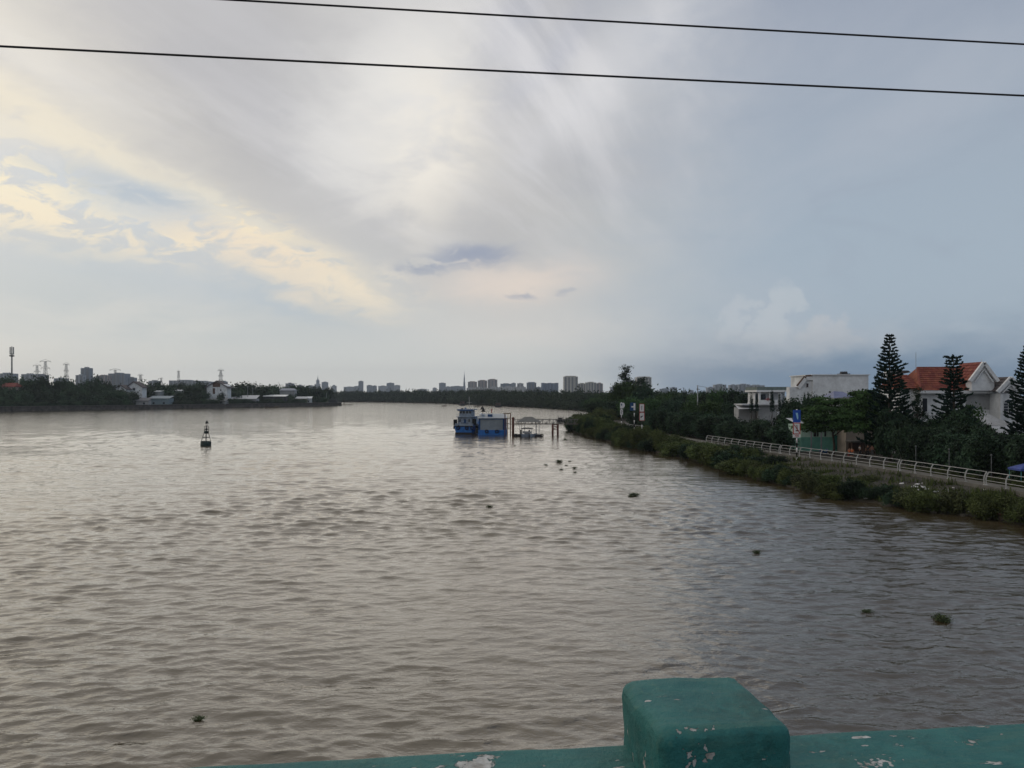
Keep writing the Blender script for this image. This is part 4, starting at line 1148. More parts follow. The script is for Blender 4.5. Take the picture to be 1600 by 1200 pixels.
    MB().box(X4(1214), X4(1246), -.2, 6, 0, Z4(633.3)).build('pale_wall', M['white_wall'], o)
    for x0, x1 in ((1225, 1230), (1231, 1236), (1238, 1241)): MB().box(X4(x0), X4(x1), -.3, -.18, Z4(646), Z4(635)).build('door', M['dark_glass'], o)
    MB().add([(X4(1150), -2, Z4(639)), (X4(1184), -2, Z4(638)), (X4(1184), 4, Z4(633.5)), (X4(1156), 4, Z4(633.5))], [(0, 1, 2, 3)]).build('porch_roof', M['metal_roof'], o)
    MB().box(X4(1158), X4(1184), 2, 6, 0, Z4(637)).build('porch_wall', M['grey_wall'], o)
    MB().add([(X4(1246), -2, Z4(639)), (X4(1266), -2, Z4(638)), (X4(1262), 3, Z4(633.5)), (X4(1246), 3, Z4(633.5))], [(0, 1, 2, 3)]).build('awning', M['white_paint'], o)

    # mint and teal house beside the sign
    D = 129.0; k = D / F_PX; X5 = lambda x: (x - 1280) * k; Z5 = lambda y: gz(y, D) - 2.1
    o = thing('teal_house', 'single-storey mint and teal painted house right of the tall sign', 'house', (gx(1280, D), D, 2.1))
    MB().box(X5(1252), X5(1312), 0, 6, Z5(683), Z5(664)).build('upper_wall', M['mint_wall'], o)
    MB().box(X5(1251.6), X5(1312.4), -.05, 6, 0, Z5(683)).build('lower_wall', M['teal_wall'], o)
    MB().add([(X5(1248), -1.2, Z5(666)), (X5(1316), -1.2, Z5(666)), (X5(1316), 6.2, Z5(655)), (X5(1248), 6.2, Z5(655))], [(0, 1, 2, 3)]).build('roof', M['metal_roof'], o)
    for x0, x1 in ((1271, 1275), (1276.5, 1278.5), (1288, 1290.5)): MB().box(X5(x0), X5(x1), -.12, -.0, Z5(682), Z5(670)).build('shutter', M['dark_trim'], o)
    MB().box(X5(1302), X5(1309), -.12, -.04, Z5(702), Z5(680)).build('door', mat('teal_door', (.03, .16, .13), .6), o)
    for x in (1264, 1279.5, 1311): MB().box(X5(x) - .09, X5(x) + .09, -1.1, -.92, 0, Z5(666.5)).build('post', M['galv'], o)

    D = 125.5; k = D / F_PX; X6 = lambda x: (x - 1352) * k; Z6 = lambda y: gz(y, D) - 2.1
    o = thing('beige_house', 'beige rendered house wall with a veranda behind the people', 'house', (gx(1352, D), D, 2.1))
    MB().box(X6(1322), X6(1384), 0, 6, 0, Z6(652)).build('wall', M['beige_wall'], o)
    MB().box(X6(1344), X6(1367), -.06, .0, Z6(668), Z6(655)).build('panel', M['grey_wall'], o)
    MB().box(X6(1321), X6(1378), -2.0, 0, Z6(690), Z6(688)).build('veranda_slab', M['concrete'], o)
    for x in (1323, 1340, 1358, 1376): MB().box(X6(x) - .1, X6(x) + .1, -1.95, -1.75, 0, Z6(690)).build('veranda_post', M['brown_trim'], o)
    MB().box(X6(1326), X6(1374), -.08, 0, .2, Z6(692)).build('doorway', M['brown_trim'], o)
CR['pink'] = [crown_mesh('pink_crown', mat('pink_flowers', (.42, .13, .14), .8, .4, 2), 200, 'mound', 90, 12, .12)]
house_small()

M['lamp_grey'] = mat('lamp_grey', (.11, .115, .12), .6)

def poles():
    D = 232.0; b = MB()
    o = thing('utility_pole', 'thin utility pole with a cross-arm above the trees left of the terrace house', 'pole', (gx(1090, D), D, 2.1))
    h = gz(602, D) - 2.1
    MB().tube([(0, 0, 0), (0, 0, h)], [.2, .13], 8).build('shaft', M['galv'], o, True)
    MB().bar((-.3, 0, h - .1), (2.6, 0, h - .6), .1, .1).build('arm', M['galv'], o)
    MB().bar((-.25, 0, h - 1.2), (.3, 0, h - 1.2), .4, .5).build('transformer', M['galv'], o)
    for x, D, yt in ((1137, 150, 662), (1158, 147, 664), (1180, 139, 668), (1204, 131, 672), (1431, 92, 699), (1483, 85, 704), (1549, 79, 713)):
        b = thing('garden_lamp', 'slim grey garden lamp post standing in front of the dark hedge', 'lamp', (gx(x, D), D, 2.3), 0, 'garden lamps along the promenade')
        h = gz(yt, D) - 2.3
        MB().tube([(0, 0, 0), (0, 0, h)], .035, 6).build('post', M['lamp_grey'], b, True)
        MB().lathe([(.03, h - .02), (.09, h + .04), (.10, h + .16), (.04, h + .22)], 8).build('lantern', M['lamp_grey'], b, True)
poles()

# ------------------------------------------------------------------ people and clutter by the promenade
def skinned(name, joints, edges, m, parent, sub=1):
    me = bpy.data.meshes.new(name); me.from_pydata([j[0] for j in joints], edges, [])
    o = put(name, me, m, parent)
    md = o.modifiers.new('skin', 'SKIN'); md.use_smooth_shade = True
    sv = me.skin_vertices[0].data
    for i, j in enumerate(joints): sv[i].radius = (j[1], j[1])
    sv[0].use_root = True
    if sub: s_ = o.modifiers.new('subdivision', 'SUBSURF'); s_.levels = sub; s_.render_levels = sub
    return o

def person(label, X, Y, z, rz, shirt, trousers, seated=False, lift=0.0):
    o = thing('person', label, 'person', (X, Y, z), rz)
    hip = .50 if seated else .90
    H = lambda d: hip + d
    J = [((0, 0, H(0)), .125), ((0, 0, H(.22)), .12), ((0, .0, H(.45)), .13), ((0, .01, H(.56)), .055), ((0, -.01, H(.66)), .085), ((0, -.02, H(.78)), .075)]
    Ed = [(0, 1), (1, 2), (2, 3), (3, 4), (4, 5)]
    for s in (-1, 1):
        b = len(J)
        if seated: J += [((s * .10, -.03, H(-.02)), .09), ((s * .13, -.44, H(.0)), .065), ((s * .13, -.44, .08), .042), ((s * .13, -.60, .05), .035)]
        else: J += [((s * .10, 0, H(-.06)), .09), ((s * .11, -.02, .48), .06), ((s * .11, .02, .08), .042), ((s * .11, -.14, .04), .035)]
        Ed += [(0, b), (b, b + 1), (b + 1, b + 2), (b + 2, b + 3)]
        b = len(J); e_ = (s * .27, -.05, H(.20)) if not seated else (s * .25, -.10, H(.20)); w_ = (s * .24, -.26, H(.10)) if seated else (s * .28, -.10, H(-.05))
        J += [((s * .19, 0, H(.44)), .055), (e_, .042), (w_, .030), ((w_[0], w_[1] - .07, w_[2] - .03), .026)]
        Ed += [(2, b), (b, b + 1), (b + 1, b + 2), (b + 2, b + 3)]
        for f in range(5):
            c_ = len(J); off = (f - 2) * .016
            J.append(((w_[0] + off * (1.6 if f == (0 if s > 0 else 4) else 1), w_[1] - .07 - (.05 if f in (0, 4) else .075), w_[2] - .055), .009)); Ed.append((b + 3, c_))
    skinned('body', J, Ed, M['skin'], o)
    T = [((0, 0, H(-.02)), .15), ((0, 0, H(.22)), .145), ((0, 0, H(.47)), .15)] + [((s * f, -.0 - .03 * (f > .2), H(.44 - (f - .19) * 2)), .07) for s in (-1, 1) for f in (.19, .25)]
    skinned('shirt', T, [(0, 1), (1, 2), (2, 3), (3, 4), (2, 5), (5, 6)], shirt, o)
    P = [((0, 0, H(-.02)), .145)]; Pe = []
    for s in (-1, 1):
        b = len(P)
        P += ([((s * .10, -.03, H(-.02)), .10), ((s * .13, -.44, H(.0)), .078), ((s * .13, -.44, .18), .06)] if seated else [((s * .10, 0, H(-.06)), .10), ((s * .11, -.02, .48), .075), ((s * .11, .02, .14), .06)])
        Pe += [(0, b), (b, b + 1), (b + 1, b + 2)]
    skinned('trousers', P, Pe, trousers, o)
    MB().lathe([(.02, -.02), (.085, .0), (.098, .06), (.085, .12), (.03, .155)], 10, (0, .025, H(.67))).build('hair', M['hair'], o, True)
    MB().tube([(0, -.085, H(.70)), (0, -.115, H(.685)), (0, -.09, H(.675))], [.01, .014, .01], 5).build('nose', M['skin'], o, True)
    return o

def stool(X, Y, label, g):
    o = thing('stool', label, 'stool', (X, Y, 2.53), 0, g)
    MB().bbox(-.17, .17, -.17, .17, .40, .44, .02).build('seat', mat('red_plastic', (.40, .05, .03), .5), o)
    for sx in (-1, 1):
        for sy in (-1, 1): MB().bar((sx * .16, sy * .16, 0), (sx * .12, sy * .12, .41), .035).build('leg', bpy.data.materials['red_plastic'], o)

def people():
    cl = lambda n, c_: mat(n, c_, .85, .15, 6)
    orange, white, black, rose, navy, grey = cl('orange_cloth', (.62, .13, .03)), cl('white_cloth', (.68, .68, .70)), cl('black_cloth', (.018, .018, .02)), cl('rose_cloth', (.36, .18, .15)), cl('navy_cloth', (.03, .035, .06)), cl('grey_cloth', (.16, .16, .17))
    D = 112.5
    person('person in orange shirt sitting on the left of the group by the railing', gx(1327, D), D, 2.53, R(15), orange, navy, True)
    person('second person in orange shirt sitting beside the leftmost one', gx(1333.5, D), D + .5, 2.53, R(-20), orange, grey, True)
    person('person in white shirt standing in the middle of the group', gx(1345, D), D + .3, 2.53, R(40), white, black)
    person('person in black clothes standing right of the one in white', gx(1357, D), D + .2, 2.53, R(-30), black, black)
    person('person in pale rose shirt standing at the right of the group', gx(1366, D), D + .6, 2.53, R(-60), rose, grey)
    stool(gx(1327, D), D + .02, 'red plastic stool under the leftmost person in orange', 'stools')
    stool(gx(1333.5, D), D + .52, 'red plastic stool under the second person in orange', 'stools')
    # parked scooter
    D = 120.5
    o = thing('scooter', 'dark parked scooter in front of the teal house', 'scooter', (gx(1288, D), D, 2.1), R(12))
    for x in (-.62, .62):
        w_ = MB(); w_.tube([(x + .25 * math.cos(a), 0, .29 + .25 * math.sin(a)) for a in np.linspace(0, 2 * math.pi, 17)], .055, 6, False); w_ = w_.build('wheel', M['rubber'], o, True)
        MB().tube([(x, -.05, .29), (x, .05, .29)], .14, 10).build('rim', M['galv'], w_, True)
    MB().prism([(-.85, .62), (-.2, .42), (.28, .34), (.42, .40), (.52, .95), (.44, .98), (.30, .52), (-.1, .60), (-.15, .74), (-.82, .80)], -.14, .14).build('body', M['boat_navy'], o)
    MB().bbox(-.80, -.05, -.13, .13, .76, .86, .03).build('seat', M['rubber'], o)
    MB().tube([(.44, -.34, 1.06), (.50, 0, 1.0), (.44, .34, 1.06)], .02, 6).build('handlebar', M['black_paint'], o, True)
    MB().tube([(.62, 0, .29), (.48, 0, .95)], .035, 6).build('fork', M['galv'], o, True)
    MB().lathe([(.02, 0), (.08, .03), (.08, .09), (.02, .12)], 8, (.54, 0, .88)).build('headlight', M['white_paint'], o, True)
    # tarpaulin awning at the right edge
    D = 77.0; X = gx(1602, D)
    o = thing('canopy', 'blue tarpaulin canopy on thin poles behind the railing at the right edge', 'canopy', (X, D, 2.5))
    MB().add([(-1.1, -1, 1.7), (1.4, -1, 1.75), (1.4, 1, 1.75), (-1.1, 1, 1.7), (.15, 0, 2.25), (-1.1, -1, 1.5), (1.4, -1, 1.55), (1.4, 1, 1.55), (-1.1, 1, 1.5)],
             [(0, 1, 4), (1, 2, 4), (2, 3, 4), (3, 0, 4), (0, 5, 6, 1), (1, 6, 7, 2), (2, 7, 8, 3), (3, 8, 5, 0)]).build('cloth', mat('blue_tarpaulin', (.05, .08, .30), .6), o)
    for x, y in ((-1.0, -.9), (1.3, -.9), (1.3, .9), (-1.0, .9)): MB().tube([(x, y, 0), (x, y, 1.7)], .025, 6).build('pole', mat('turquoise_paint', (.10, .35, .38), .6), o, True)
    D = 72.5; X = along(RAIL, D) + .9
    o = thing('sack', 'pale bulging sack on the promenade at the right edge', 'sack', (X, D, 2.53))
    MB().lathe([(.25, 0), (.42, .12), (.45, .4), (.33, .62), (.12, .72)], 12).build('bag', M['litter'], o, True)
    # old mooring pile on the mud
    D = 71.0; X = gx(1573, D) - .4
    o = thing('mooring_pile', 'short thick weathered timber pile standing in the mud at the right edge', 'pile', (X, D, -.6))
    MB().tube([(0, 0, 0), (.02, 0, .8), (.05, .02, 1.75)], [.42, .40, .36], 12).build('timber', M['wood'], o, True)
    MB().lathe([(.44, 1.1), (.46, 1.14), (.46, 1.24), (.43, 1.28)], 12).build('iron_band', M['rust'], o, True)
people()

def litter():
    r = random.Random(77); prot = []
    for k in range(5):
        bm = bmesh.new(); bmesh.ops.create_icosphere(bm, subdivisions=2, radius=1)
        from mathutils import noise
        for v in bm.verts:
            v.co *= .65 + .75 * abs(noise.noise(v.co * 1.7 + Vector((k * 7, 0, 0)))); v.co.z = max(v.co.z * .62, -.15)
        me = bpy.data.meshes.new('litter'); bm.to_mesh(me); bm.free(); me.materials.append(M['litter']); prot.append(me)
    spots = [(1408, 757), (1428, 762), (1433, 758), (1437, 761), (1440, 757), (1426, 766), (1434, 767), (1380, 769), (1461, 770), (1480, 768), (1486, 767), (1489, 765), (1539, 768), (1562, 773), (1515, 792), (1523, 797), (1513, 801),
             (1352, 780), (1420, 778), (1446, 766), (1476, 770), (1494, 769), (1441, 763)]
    for x, y in spots:
        # stand on the sloping bank: find the depth where the bank meets this direction
        best = None
        for i in range(900):
            D = 60 + .06 * i; X = gx(x, D); s, e = along(SHORE, D), along(RAIL, D) + .9
            t = (X - s) / (e - s); zb = np.interp(t, [0, .06, .2, .45, .75, 1], [0, .35, .75, 1.25, 1.75, 2.09])
            d = abs(gz(y, D) - zb)
            if 0 < t < .97 and (best is None or d < best[0]): best = (d, X, D, zb)
        _, X, D, zb = best
        s_ = r.uniform(.16, .34) * (1.5 if (x, y) == (1523, 797) else 1)
        o = put('plastic_bag', r.choice(prot), None, None, (X, D - .2, zb + .12), r.uniform(0, 6), (s_ * r.uniform(1, 1.8), s_, s_ * .8))
        tag(o, 'crumpled pale plastic litter lying on the weedy bank below the railing', 'plastic bag', 'litter on the bank')
litter()

def stones():
    from mathutils import noise
    r = random.Random(19); prot = []
    m = mat('wet_stone', (.12, .11, .095), .8, .3, 3, bump=.5)
    for k in range(4):
        bm = bmesh.new(); bmesh.ops.create_icosphere(bm, subdivisions=2, radius=1)
        for v in bm.verts: v.co *= .8 + .5 * noise.noise(v.co * 1.3 + Vector((k * 5, 2, 0))); v.co.z *= .6
        me = bpy.data.meshes.new('stone'); bm.to_mesh(me); bm.free(); me.materials.append(m); prot.append(me)
    for i in range(34):
        D = r.uniform(64, 98); s_ = r.uniform(.15, .42); t = r.uniform(-.07, .12)
        sx, e = along(SHORE, D), along(RAIL, D)
        o = put('stone', r.choice(prot), None, None, (sx + (e - sx) * t, D, max(.02, t * 4)), r.uniform(0, 6), (s_ * r.uniform(1, 1.6), s_, s_))
        tag(o, 'rough wet stone at the muddy waterline of the near right bank', 'stone', 'stones at the waterline')
stones()

# ------------------------------------------------------------------ skyline
def facade(name, wall, win, sx, sz, rough=.8):
    """render with regular window openings too far off to tell apart one by one"""
    m = bpy.data.materials.new(name); m.use_nodes = True
    t = m.node_tree; p = t.nodes['Principled BSDF']; L = t.links.new
    tcn = t.nodes.new('ShaderNodeTexCoord'); sp_ = t.nodes.new('ShaderNodeSeparateXYZ'); L(tcn.outputs['Object'], sp_.inputs[0])
    ad = t.nodes.new('ShaderNodeMath'); L(sp_.outputs[0], ad.inputs[0]); L(sp_.outputs[1], ad.inputs[1])
    def cell(s, size, frac):
        a = t.nodes.new('ShaderNodeMath'); a.operation = 'DIVIDE'; L(s, a.inputs[0]); a.inputs[1].default_value = size
        f = t.nodes.new('ShaderNodeMath'); f.operation = 'FRACT'; L(a.outputs[0], f.inputs[0])
        g = t.nodes.new('ShaderNodeMath'); g.operation = 'LESS_THAN'; L(f.outputs[0], g.inputs[0]); g.inputs[1].default_value = frac
        return g.outputs[0]
    mu = t.nodes.new('ShaderNodeMath'); mu.operation = 'MULTIPLY'; L(cell(ad.outputs[0], sx, .55), mu.inputs[0]); L(cell(sp_.outputs[2], sz, .5), mu.inputs[1])
    mx = t.nodes.new('ShaderNodeMix'); mx.data_type = 'RGBA'; mx.inputs[6].default_value = (*wall, 1); mx.inputs[7].default_value = (*win, 1); L(mu.outputs[0], mx.inputs[0])
    L(mx.outputs[2], p.inputs['Base Color']); p.inputs['Roughness'].default_value = rough
    return m
FC = {'cream': facade('cream_facade', (.55, .53, .47), (.12, .12, .12), 5, 3.6), 'grey': facade('grey_facade', (.32, .345, .38), (.12, .135, .16), 9, 4),
      'blue': facade('blue_facade', (.085, .125, .20), (.045, .065, .11), 12, 4, .35), 'pink': facade('pink_facade', (.38, .31, .29), (.09, .085, .09), 10, 4),
      'white': facade('white_facade', (.46, .46, .46), (.14, .15, .17), 8, 4), 'slate': facade('slate_facade', (.20, .23, .275), (.09, .105, .13), 9, 4)}

STRIP = mat('recessed_glazing', (.17, .175, .18), .5)

def tower(x0, x1, ytop, D, kind, label=None, strips=0, roof=None, lobes=0, group='hazy blocks on the skyline', name='tower_block', crown=None):
    zt = gz(ytop, D) - 2; w = (x1 - x0) * D / F_PX; dep = min(max(w * .7, 18), 60)
    o = thing(name, label or 'small hazy block on the distant city skyline', 'building', (gx((x0 + x1) / 2, D), D, 2), 0, group if label is None else None)
    b = MB()
    if lobes:
        for i in range(lobes):
            xa = -w / 2 + w * i / lobes; lw = w / lobes
            b.prismz([(xa, 0), (xa + lw * .2, -lw * .28), (xa + lw * .8, -lw * .28), (xa + lw, 0), (xa + lw, dep), (xa, dep)], 0, zt - (i % 2) * .02 * zt)
    else: b.box(-w / 2, w / 2, 0, dep, 0, zt)
    b.build('wall', FC[kind], o)
    for i in range(strips):
        xc = -w / 2 + w * (i + .5) / strips; sw = w / strips * .22
        MB().box(xc - sw, xc + sw, -.6, .4, zt * .04, zt * .97).build('window_strip', STRIP, o)
    if roof != 0:
        rw = w * (roof or .4)
        MB().box(-rw / 2, rw / 2, dep * .2, dep * .8, zt, zt + max(2.5, zt * .035)).build('roof_block', FC[kind], o)
    if crown == 'spire':
        MB().lathe([(w * .45, zt), (w * .22, zt * 1.06), (w * .12, zt * 1.14), (.4, zt * 1.32)], 8, (0, dep / 2, 0)).build('spire', FC[kind], o)
    if crown == 'gable':
        MB().prism([(-w * .4, zt), (w * .4, zt), (0, zt * 1.12)], dep * .2, dep * .8).build('pitched_top', FC[kind], o)
    return o

def skyline():
    # centre, far city
    Df = 4600
    tower(480, 490, 602.5, Df, 'grey', 'left-most hazy block of the far centre skyline'); tower(491.5, 499.5, 600, Df, 'grey', 'hazy block at the foot of the slim spired tower')
    tower(494, 498, 594, Df + 80, 'slate', 'slim tapering skyscraper with a spire, left of centre on the skyline', roof=0, crown='spire')
    tower(502.5, 511.5, 597, Df, 'slate', 'dark hazy block right of the slim spired tower'); tower(518, 525, 603, Df, 'grey', 'small peaked hazy block right of the spired tower', crown='gable', roof=0); tower(537, 554, 604.5, Df, 'grey', 'wide low hazy block left of the lone narrow tower'); tower(553, 561, 603.5, Df + 90, 'grey', 'low hazy block touching the lone narrow tower')
    tower(560, 567, 595.6, Df, 'slate', 'narrow dark tower standing alone left of the river bend skyline')
    tower(573, 581, 602, Df, 'slate', 'dark block right of the lone narrow tower'); tower(582, 588, 602.7, Df + 60, 'slate', 'narrow dark block second right of the lone narrow tower'); tower(591, 604, 603, Df, 'grey', 'wide pale block left of the dark cluster over the far wood'); tower(604, 615, 598.4, Df + 70, 'slate', 'highest dark block of the cluster over the far wood'); tower(615, 624.5, 602, Df, 'grey', 'pale block at the right end of the cluster over the far wood')
    tower(652, 666, 608, Df, 'grey', 'isolated low block in the middle of the far skyline'); tower(676, 682, 606, Df, 'grey', 'tiny block left of the dark square tower on the skyline'); tower(686, 696, 598.4, Df, 'slate', 'dark square tower left of the needle skyscraper'); tower(696, 704, 604, Df + 50, 'grey', 'low block right of the dark square tower'); tower(704, 724, 603.5, Df + 90, 'slate', 'wide low block at the foot of the needle skyscraper')
    # tallest spire
    D = 5000; o = thing('skyscraper', 'tallest slender skyscraper with a needle spire above the blue boat', 'building', (gx(725.4, D), D, 2)); k = D / F_PX
    Zs = lambda y: gz(y, D) - 2
    b = MB(); b.box(-1.9 * k, 1.9 * k, 0, 3 * k, 0, Zs(603)); b.box(-1.45 * k, 1.45 * k, .3 * k, 2.7 * k, Zs(603), Zs(597)); b.box(-1.0 * k, 1.0 * k, .6 * k, 2.4 * k, Zs(597), Zs(590)); b.box(-.6 * k, .6 * k, .9 * k, 2.1 * k, Zs(590), Zs(586.5)); b.build('shaft', FC['slate'], o)
    MB().lathe([(.4 * k, 0), (.05 * k, Zs(579) - Zs(586.5))], 6, (0, 1.5 * k, Zs(586.5))).build('spire', FC['slate'], o)
    # nearer apartment groups
    D = 3600
    tower(731, 745, 596.5, D, 'pink', 'left of three pinkish apartment towers on the skyline', 3, .6); tower(746.6, 761, 594.5, D + 40, 'pink', 'middle of three pinkish apartment towers on the skyline', 3, .6); tower(762, 777, 593, D, 'pink', 'right and highest of three pinkish apartment towers', 3, .6)
    for x0, x1, y in ((729, 741, 606), (742, 752, 605), (752, 764, 606.5), (766, 778, 604.5), (777, 789, 605), (788, 800, 604), (800, 811, 605), (811, 822, 604.5), (820, 834, 607.5)):
        tower(x0, x1, y, D - 300, 'white', 'pale low block below the %s' % ('left pinkish tower' if x0 < 742 else 'gap between left and middle pinkish towers' if x0 < 750 else 'middle pinkish tower' if x0 < 760 else 'right pinkish tower' if x0 < 777 else 'left end of the blue-grey slab' if x0 < 785 else 'right end of the blue-grey slab' if x0 < 800 else 'left of the pale narrow block' if x0 < 808 else 'right of the pale narrow block' if x0 < 815 else 'dark blue tower block'), roof=.5)
    tower(782, 799, 599.5, D + 300, 'blue', 'blue-grey slab block right of the pinkish towers', 3, .5); tower(799, 806, 598.6, D + 350, 'slate', 'narrow grey block joined to the blue-grey slab'); tower(808, 818, 599, D + 200, 'white', 'pale narrow block between the blue-grey and dark blue slabs', 2)
    tower(823, 838, 597.8, 3300, 'blue', 'dark blue tower block left of the lobed dark slab', 3, .7); tower(837, 846, 605, 3350, 'slate', 'low block between the two dark blue slabs')
    tower(846, 872.6, 598.2, 3250, 'blue', 'wide dark blue slab with rounded vertical lobes on the skyline', 0, 0, 5)
    # cream apartments
    D = 2600
    tower(881, 903, 588.3, D, 'cream', 'tall cream apartment tower above the river bend', 4, .75); tower(903, 916, 599.4, D + 40, 'cream', 'cream block adjoining the tall cream tower on its right', 3, .5)
    tower(915, 932, 597.6, D + 10, 'cream', 'middle cream apartment block of the group over the bend', 4, .5); tower(932, 942, 599, D + 30, 'pink', 'browner block at the right end of the cream apartment group', 2, .5)
    tower(995, 1018, 589.4, D, 'cream', 'cream apartment tower half hidden behind the feathery casuarina', 5, .8)
    tower(954, 966, 605.4, 3600, 'grey', 'small grey block left of the casuarina')
    # right: rain-blue blocks
    D = 3400
    for x0, x1, y, kk in ((1032, 1046, 607.6, 'slate'), (1048, 1058, 605.5, 'slate'), (1065, 1074, 611, 'slate'), (1078, 1084, 610, 'slate')): tower(x0, x1, y, D, kk, {1032: 'low blue-grey block right of the casuarina', 1048: 'square blue-grey block left of the utility pole', 1065: 'small blue-grey block just left of the utility pole', 1078: 'thin blue-grey block touching the utility pole'}[x0])
    for i, (x0, x1, y) in enumerate(((1105, 1117, 605.4), (1117, 1135, 601), (1140, 1153, 601.6), (1154, 1172, 600.6), (1172, 1195, 602))):
        tower(x0, x1, y, 2600 + 30 * i, 'grey', ('low grey block at the left end of the row above the utility pole', 'widest left grey apartment block above the utility pole', 'narrow grey apartment block in the middle of the right-hand row', 'grey apartment block left of the terrace house roof', 'grey apartment block directly behind the terrace house roof')[i], max(2, int((x1 - x0) / 5)), .4)
    # left bank
    D = 2300
    for i, (x0, x1, y, kk, lab) in enumerate(((-6, 18, 583.5, 'grey', 'pale block behind the phone mast at the left edge'), (33, 53, 584.5, 'grey', 'pale block between phone mast and double pylon'), (54, 70, 585.5, 'slate', 'dark block directly behind the double pylon'),
            (84, 101, 591, 'grey', 'low grey block right of the double pylon'), (118, 130, 586, 'grey', 'low block left of the square grey tower on the left bank'), (126, 140, 575, 'slate', 'square grey tower, highest building on the left bank skyline'), (130, 145, 589, 'white', 'pale block in front of the square grey tower'),
            (150, 169, 586.6, 'pink', 'long brownish block left of the grey slab on the left bank'), (169, 195, 583.5, 'slate', 'wide grey slab block with pylon in front on the left bank'), (197, 210, 590, 'slate', 'small dark block right of the wide grey slab'), (232, 246, 595, 'grey', 'low pale block between pylons on the left bank'),
            (264, 306, 594.5, 'grey', 'long low grey block left of the white gabled house'), (306, 328, 596, 'grey', 'low grey block just left of the white gabled house'), (345, 353, 596, 'slate', 'narrow block right of the white gabled house'), (446, 458, 599, 'slate', 'dark block above the grey shed on the left bank'), (464, 472, 602, 'grey', 'pale small block right of the dark block over the shed'), (471, 491, 604, 'grey', 'long low pale block at the end of the left bank'))):
        tower(x0, x1, y, D + 25 * i, kk, lab, max(0, int((x1 - x0) / 6)), .35)
skyline()

# ------------------------------------------------------------------ pylons and mast on the left bank
def pylon(label, x, D, ytop, wpx, arms=3, zg=2.9):
    o = thing('pylon', label, 'pylon', (gx(x, D), D, zg)); h = gz(ytop, D) - zg; w = wpx * D / F_PX; b0 = max(3.2, h * .055)
    b = MB(); r_ = .30
    lv = [0, .2, .38, .54, .68, .8, .9, 1]
    wd = lambda f: b0 * (1 - f * .72)
    for sx in (-1, 1):
        for sy in (-1, 1): b.bar((sx * b0, sy * b0, 0), (sx * wd(1), sy * wd(1), h), r_)
    b.build('tower_legs', M['galv'], o)
    b = MB()
    for f0, f1 in zip(lv, lv[1:]):
        for sy in (-1, 1):
            b.bar((-wd(f0), sy * wd(f0), f0 * h), (wd(f1), sy * wd(f1), f1 * h), r_ * .6); b.bar((wd(f0), sy * wd(f0), f0 * h), (-wd(f1), sy * wd(f1), f1 * h), r_ * .6)
            b.bar((-wd(f1), sy * wd(f1), f1 * h), (wd(f1), sy * wd(f1), f1 * h), r_ * .6)
    b.build('lattice', M['galv'], o)
    for i in range(arms):
        z = h * (1 - .17 * i); l = w / 2 * (1.0 if i != 1 else .82)
        b = MB(); b.bar((-l, 0, z), (l, 0, z), r_ * 1.4); b.bar((-l, 0, z), (0, 0, z + h * .05), r_ * .8); b.bar((l, 0, z), (0, 0, z + h * .05), r_ * .8)
        for s in (-1, 1): b.bar((s * l, 0, z), (s * l, 0, z - h * .035), r_)
        b.build('cross_arm', M['galv'], o)

def left_masts():
    pylon('left pylon of the close pair beyond the phone mast', 58, 1150, 571, 12)
    pylon('right and taller pylon of the close pair beyond the phone mast', 71, 1000, 564.5, 17)
    pylon('lattice pylon standing alone left of the square grey tower', 103.5, 1050, 569, 9)
    pylon('squat pylon in front of the wide grey slab block', 180, 1100, 578, 17, 2)
    pylon('dark pylon right of the two pale gabled houses', 219.5, 1050, 586, 8)
    pylon('thin distant pylon left of the white gabled house', 279, 1300, 580, 4)
    pylon('lattice pylon rising behind the white gabled house', 345, 1000, 578.5, 9)
    pylon('tiny distant pylon between the dark pylon and the thin one', 252, 1500, 591, 5, 2)
    D = 640; o = thing('phone_mast', 'tall grey monopole phone mast with antennas at the left edge', 'mast', (gx(18.5, D), D, 2.9)); h = gz(541, D) - 2.9
    MB().tube([(0, 0, 0), (0, 0, h * .82), (0, 0, h)], [.75, .55, .3], 10).build('pole', M['galv'], o, True)
    MB().lathe([(1.0, h * .825), (1.9, h * .83), (1.9, h * .845), (1.0, h * .85)], 10).build('platform', M['dark_trim'], o)
    for i in range(6):
        a = i * 1.047; x, y = 1.35 * math.cos(a), 1.35 * math.sin(a)
        MB().box(x - .32, x + .32, y - .22, y + .22, h * .86, h * .985).build('antenna', M['galv'], o)
    MB().box(-1.3, 1.3, -.15, .15, h * .86, h * .875).build('bracket', M['dark_trim'], o)
left_masts()

# ------------------------------------------------------------------ left bank houses and trees
def lb(x, back):
    """point on the left bank at picture column x, 'back' metres behind the seawall"""
    u = (x - CX) / F_PX; x0, y0, x1, y1 = -354.0, 535.0, -189.0, 818.0
    # seawall line X = x0 + (Y - y0) * m
    m_ = (x1 - x0) / (y1 - y0); Y = (x0 - y0 * m_) / (u - m_)
    return Y + back

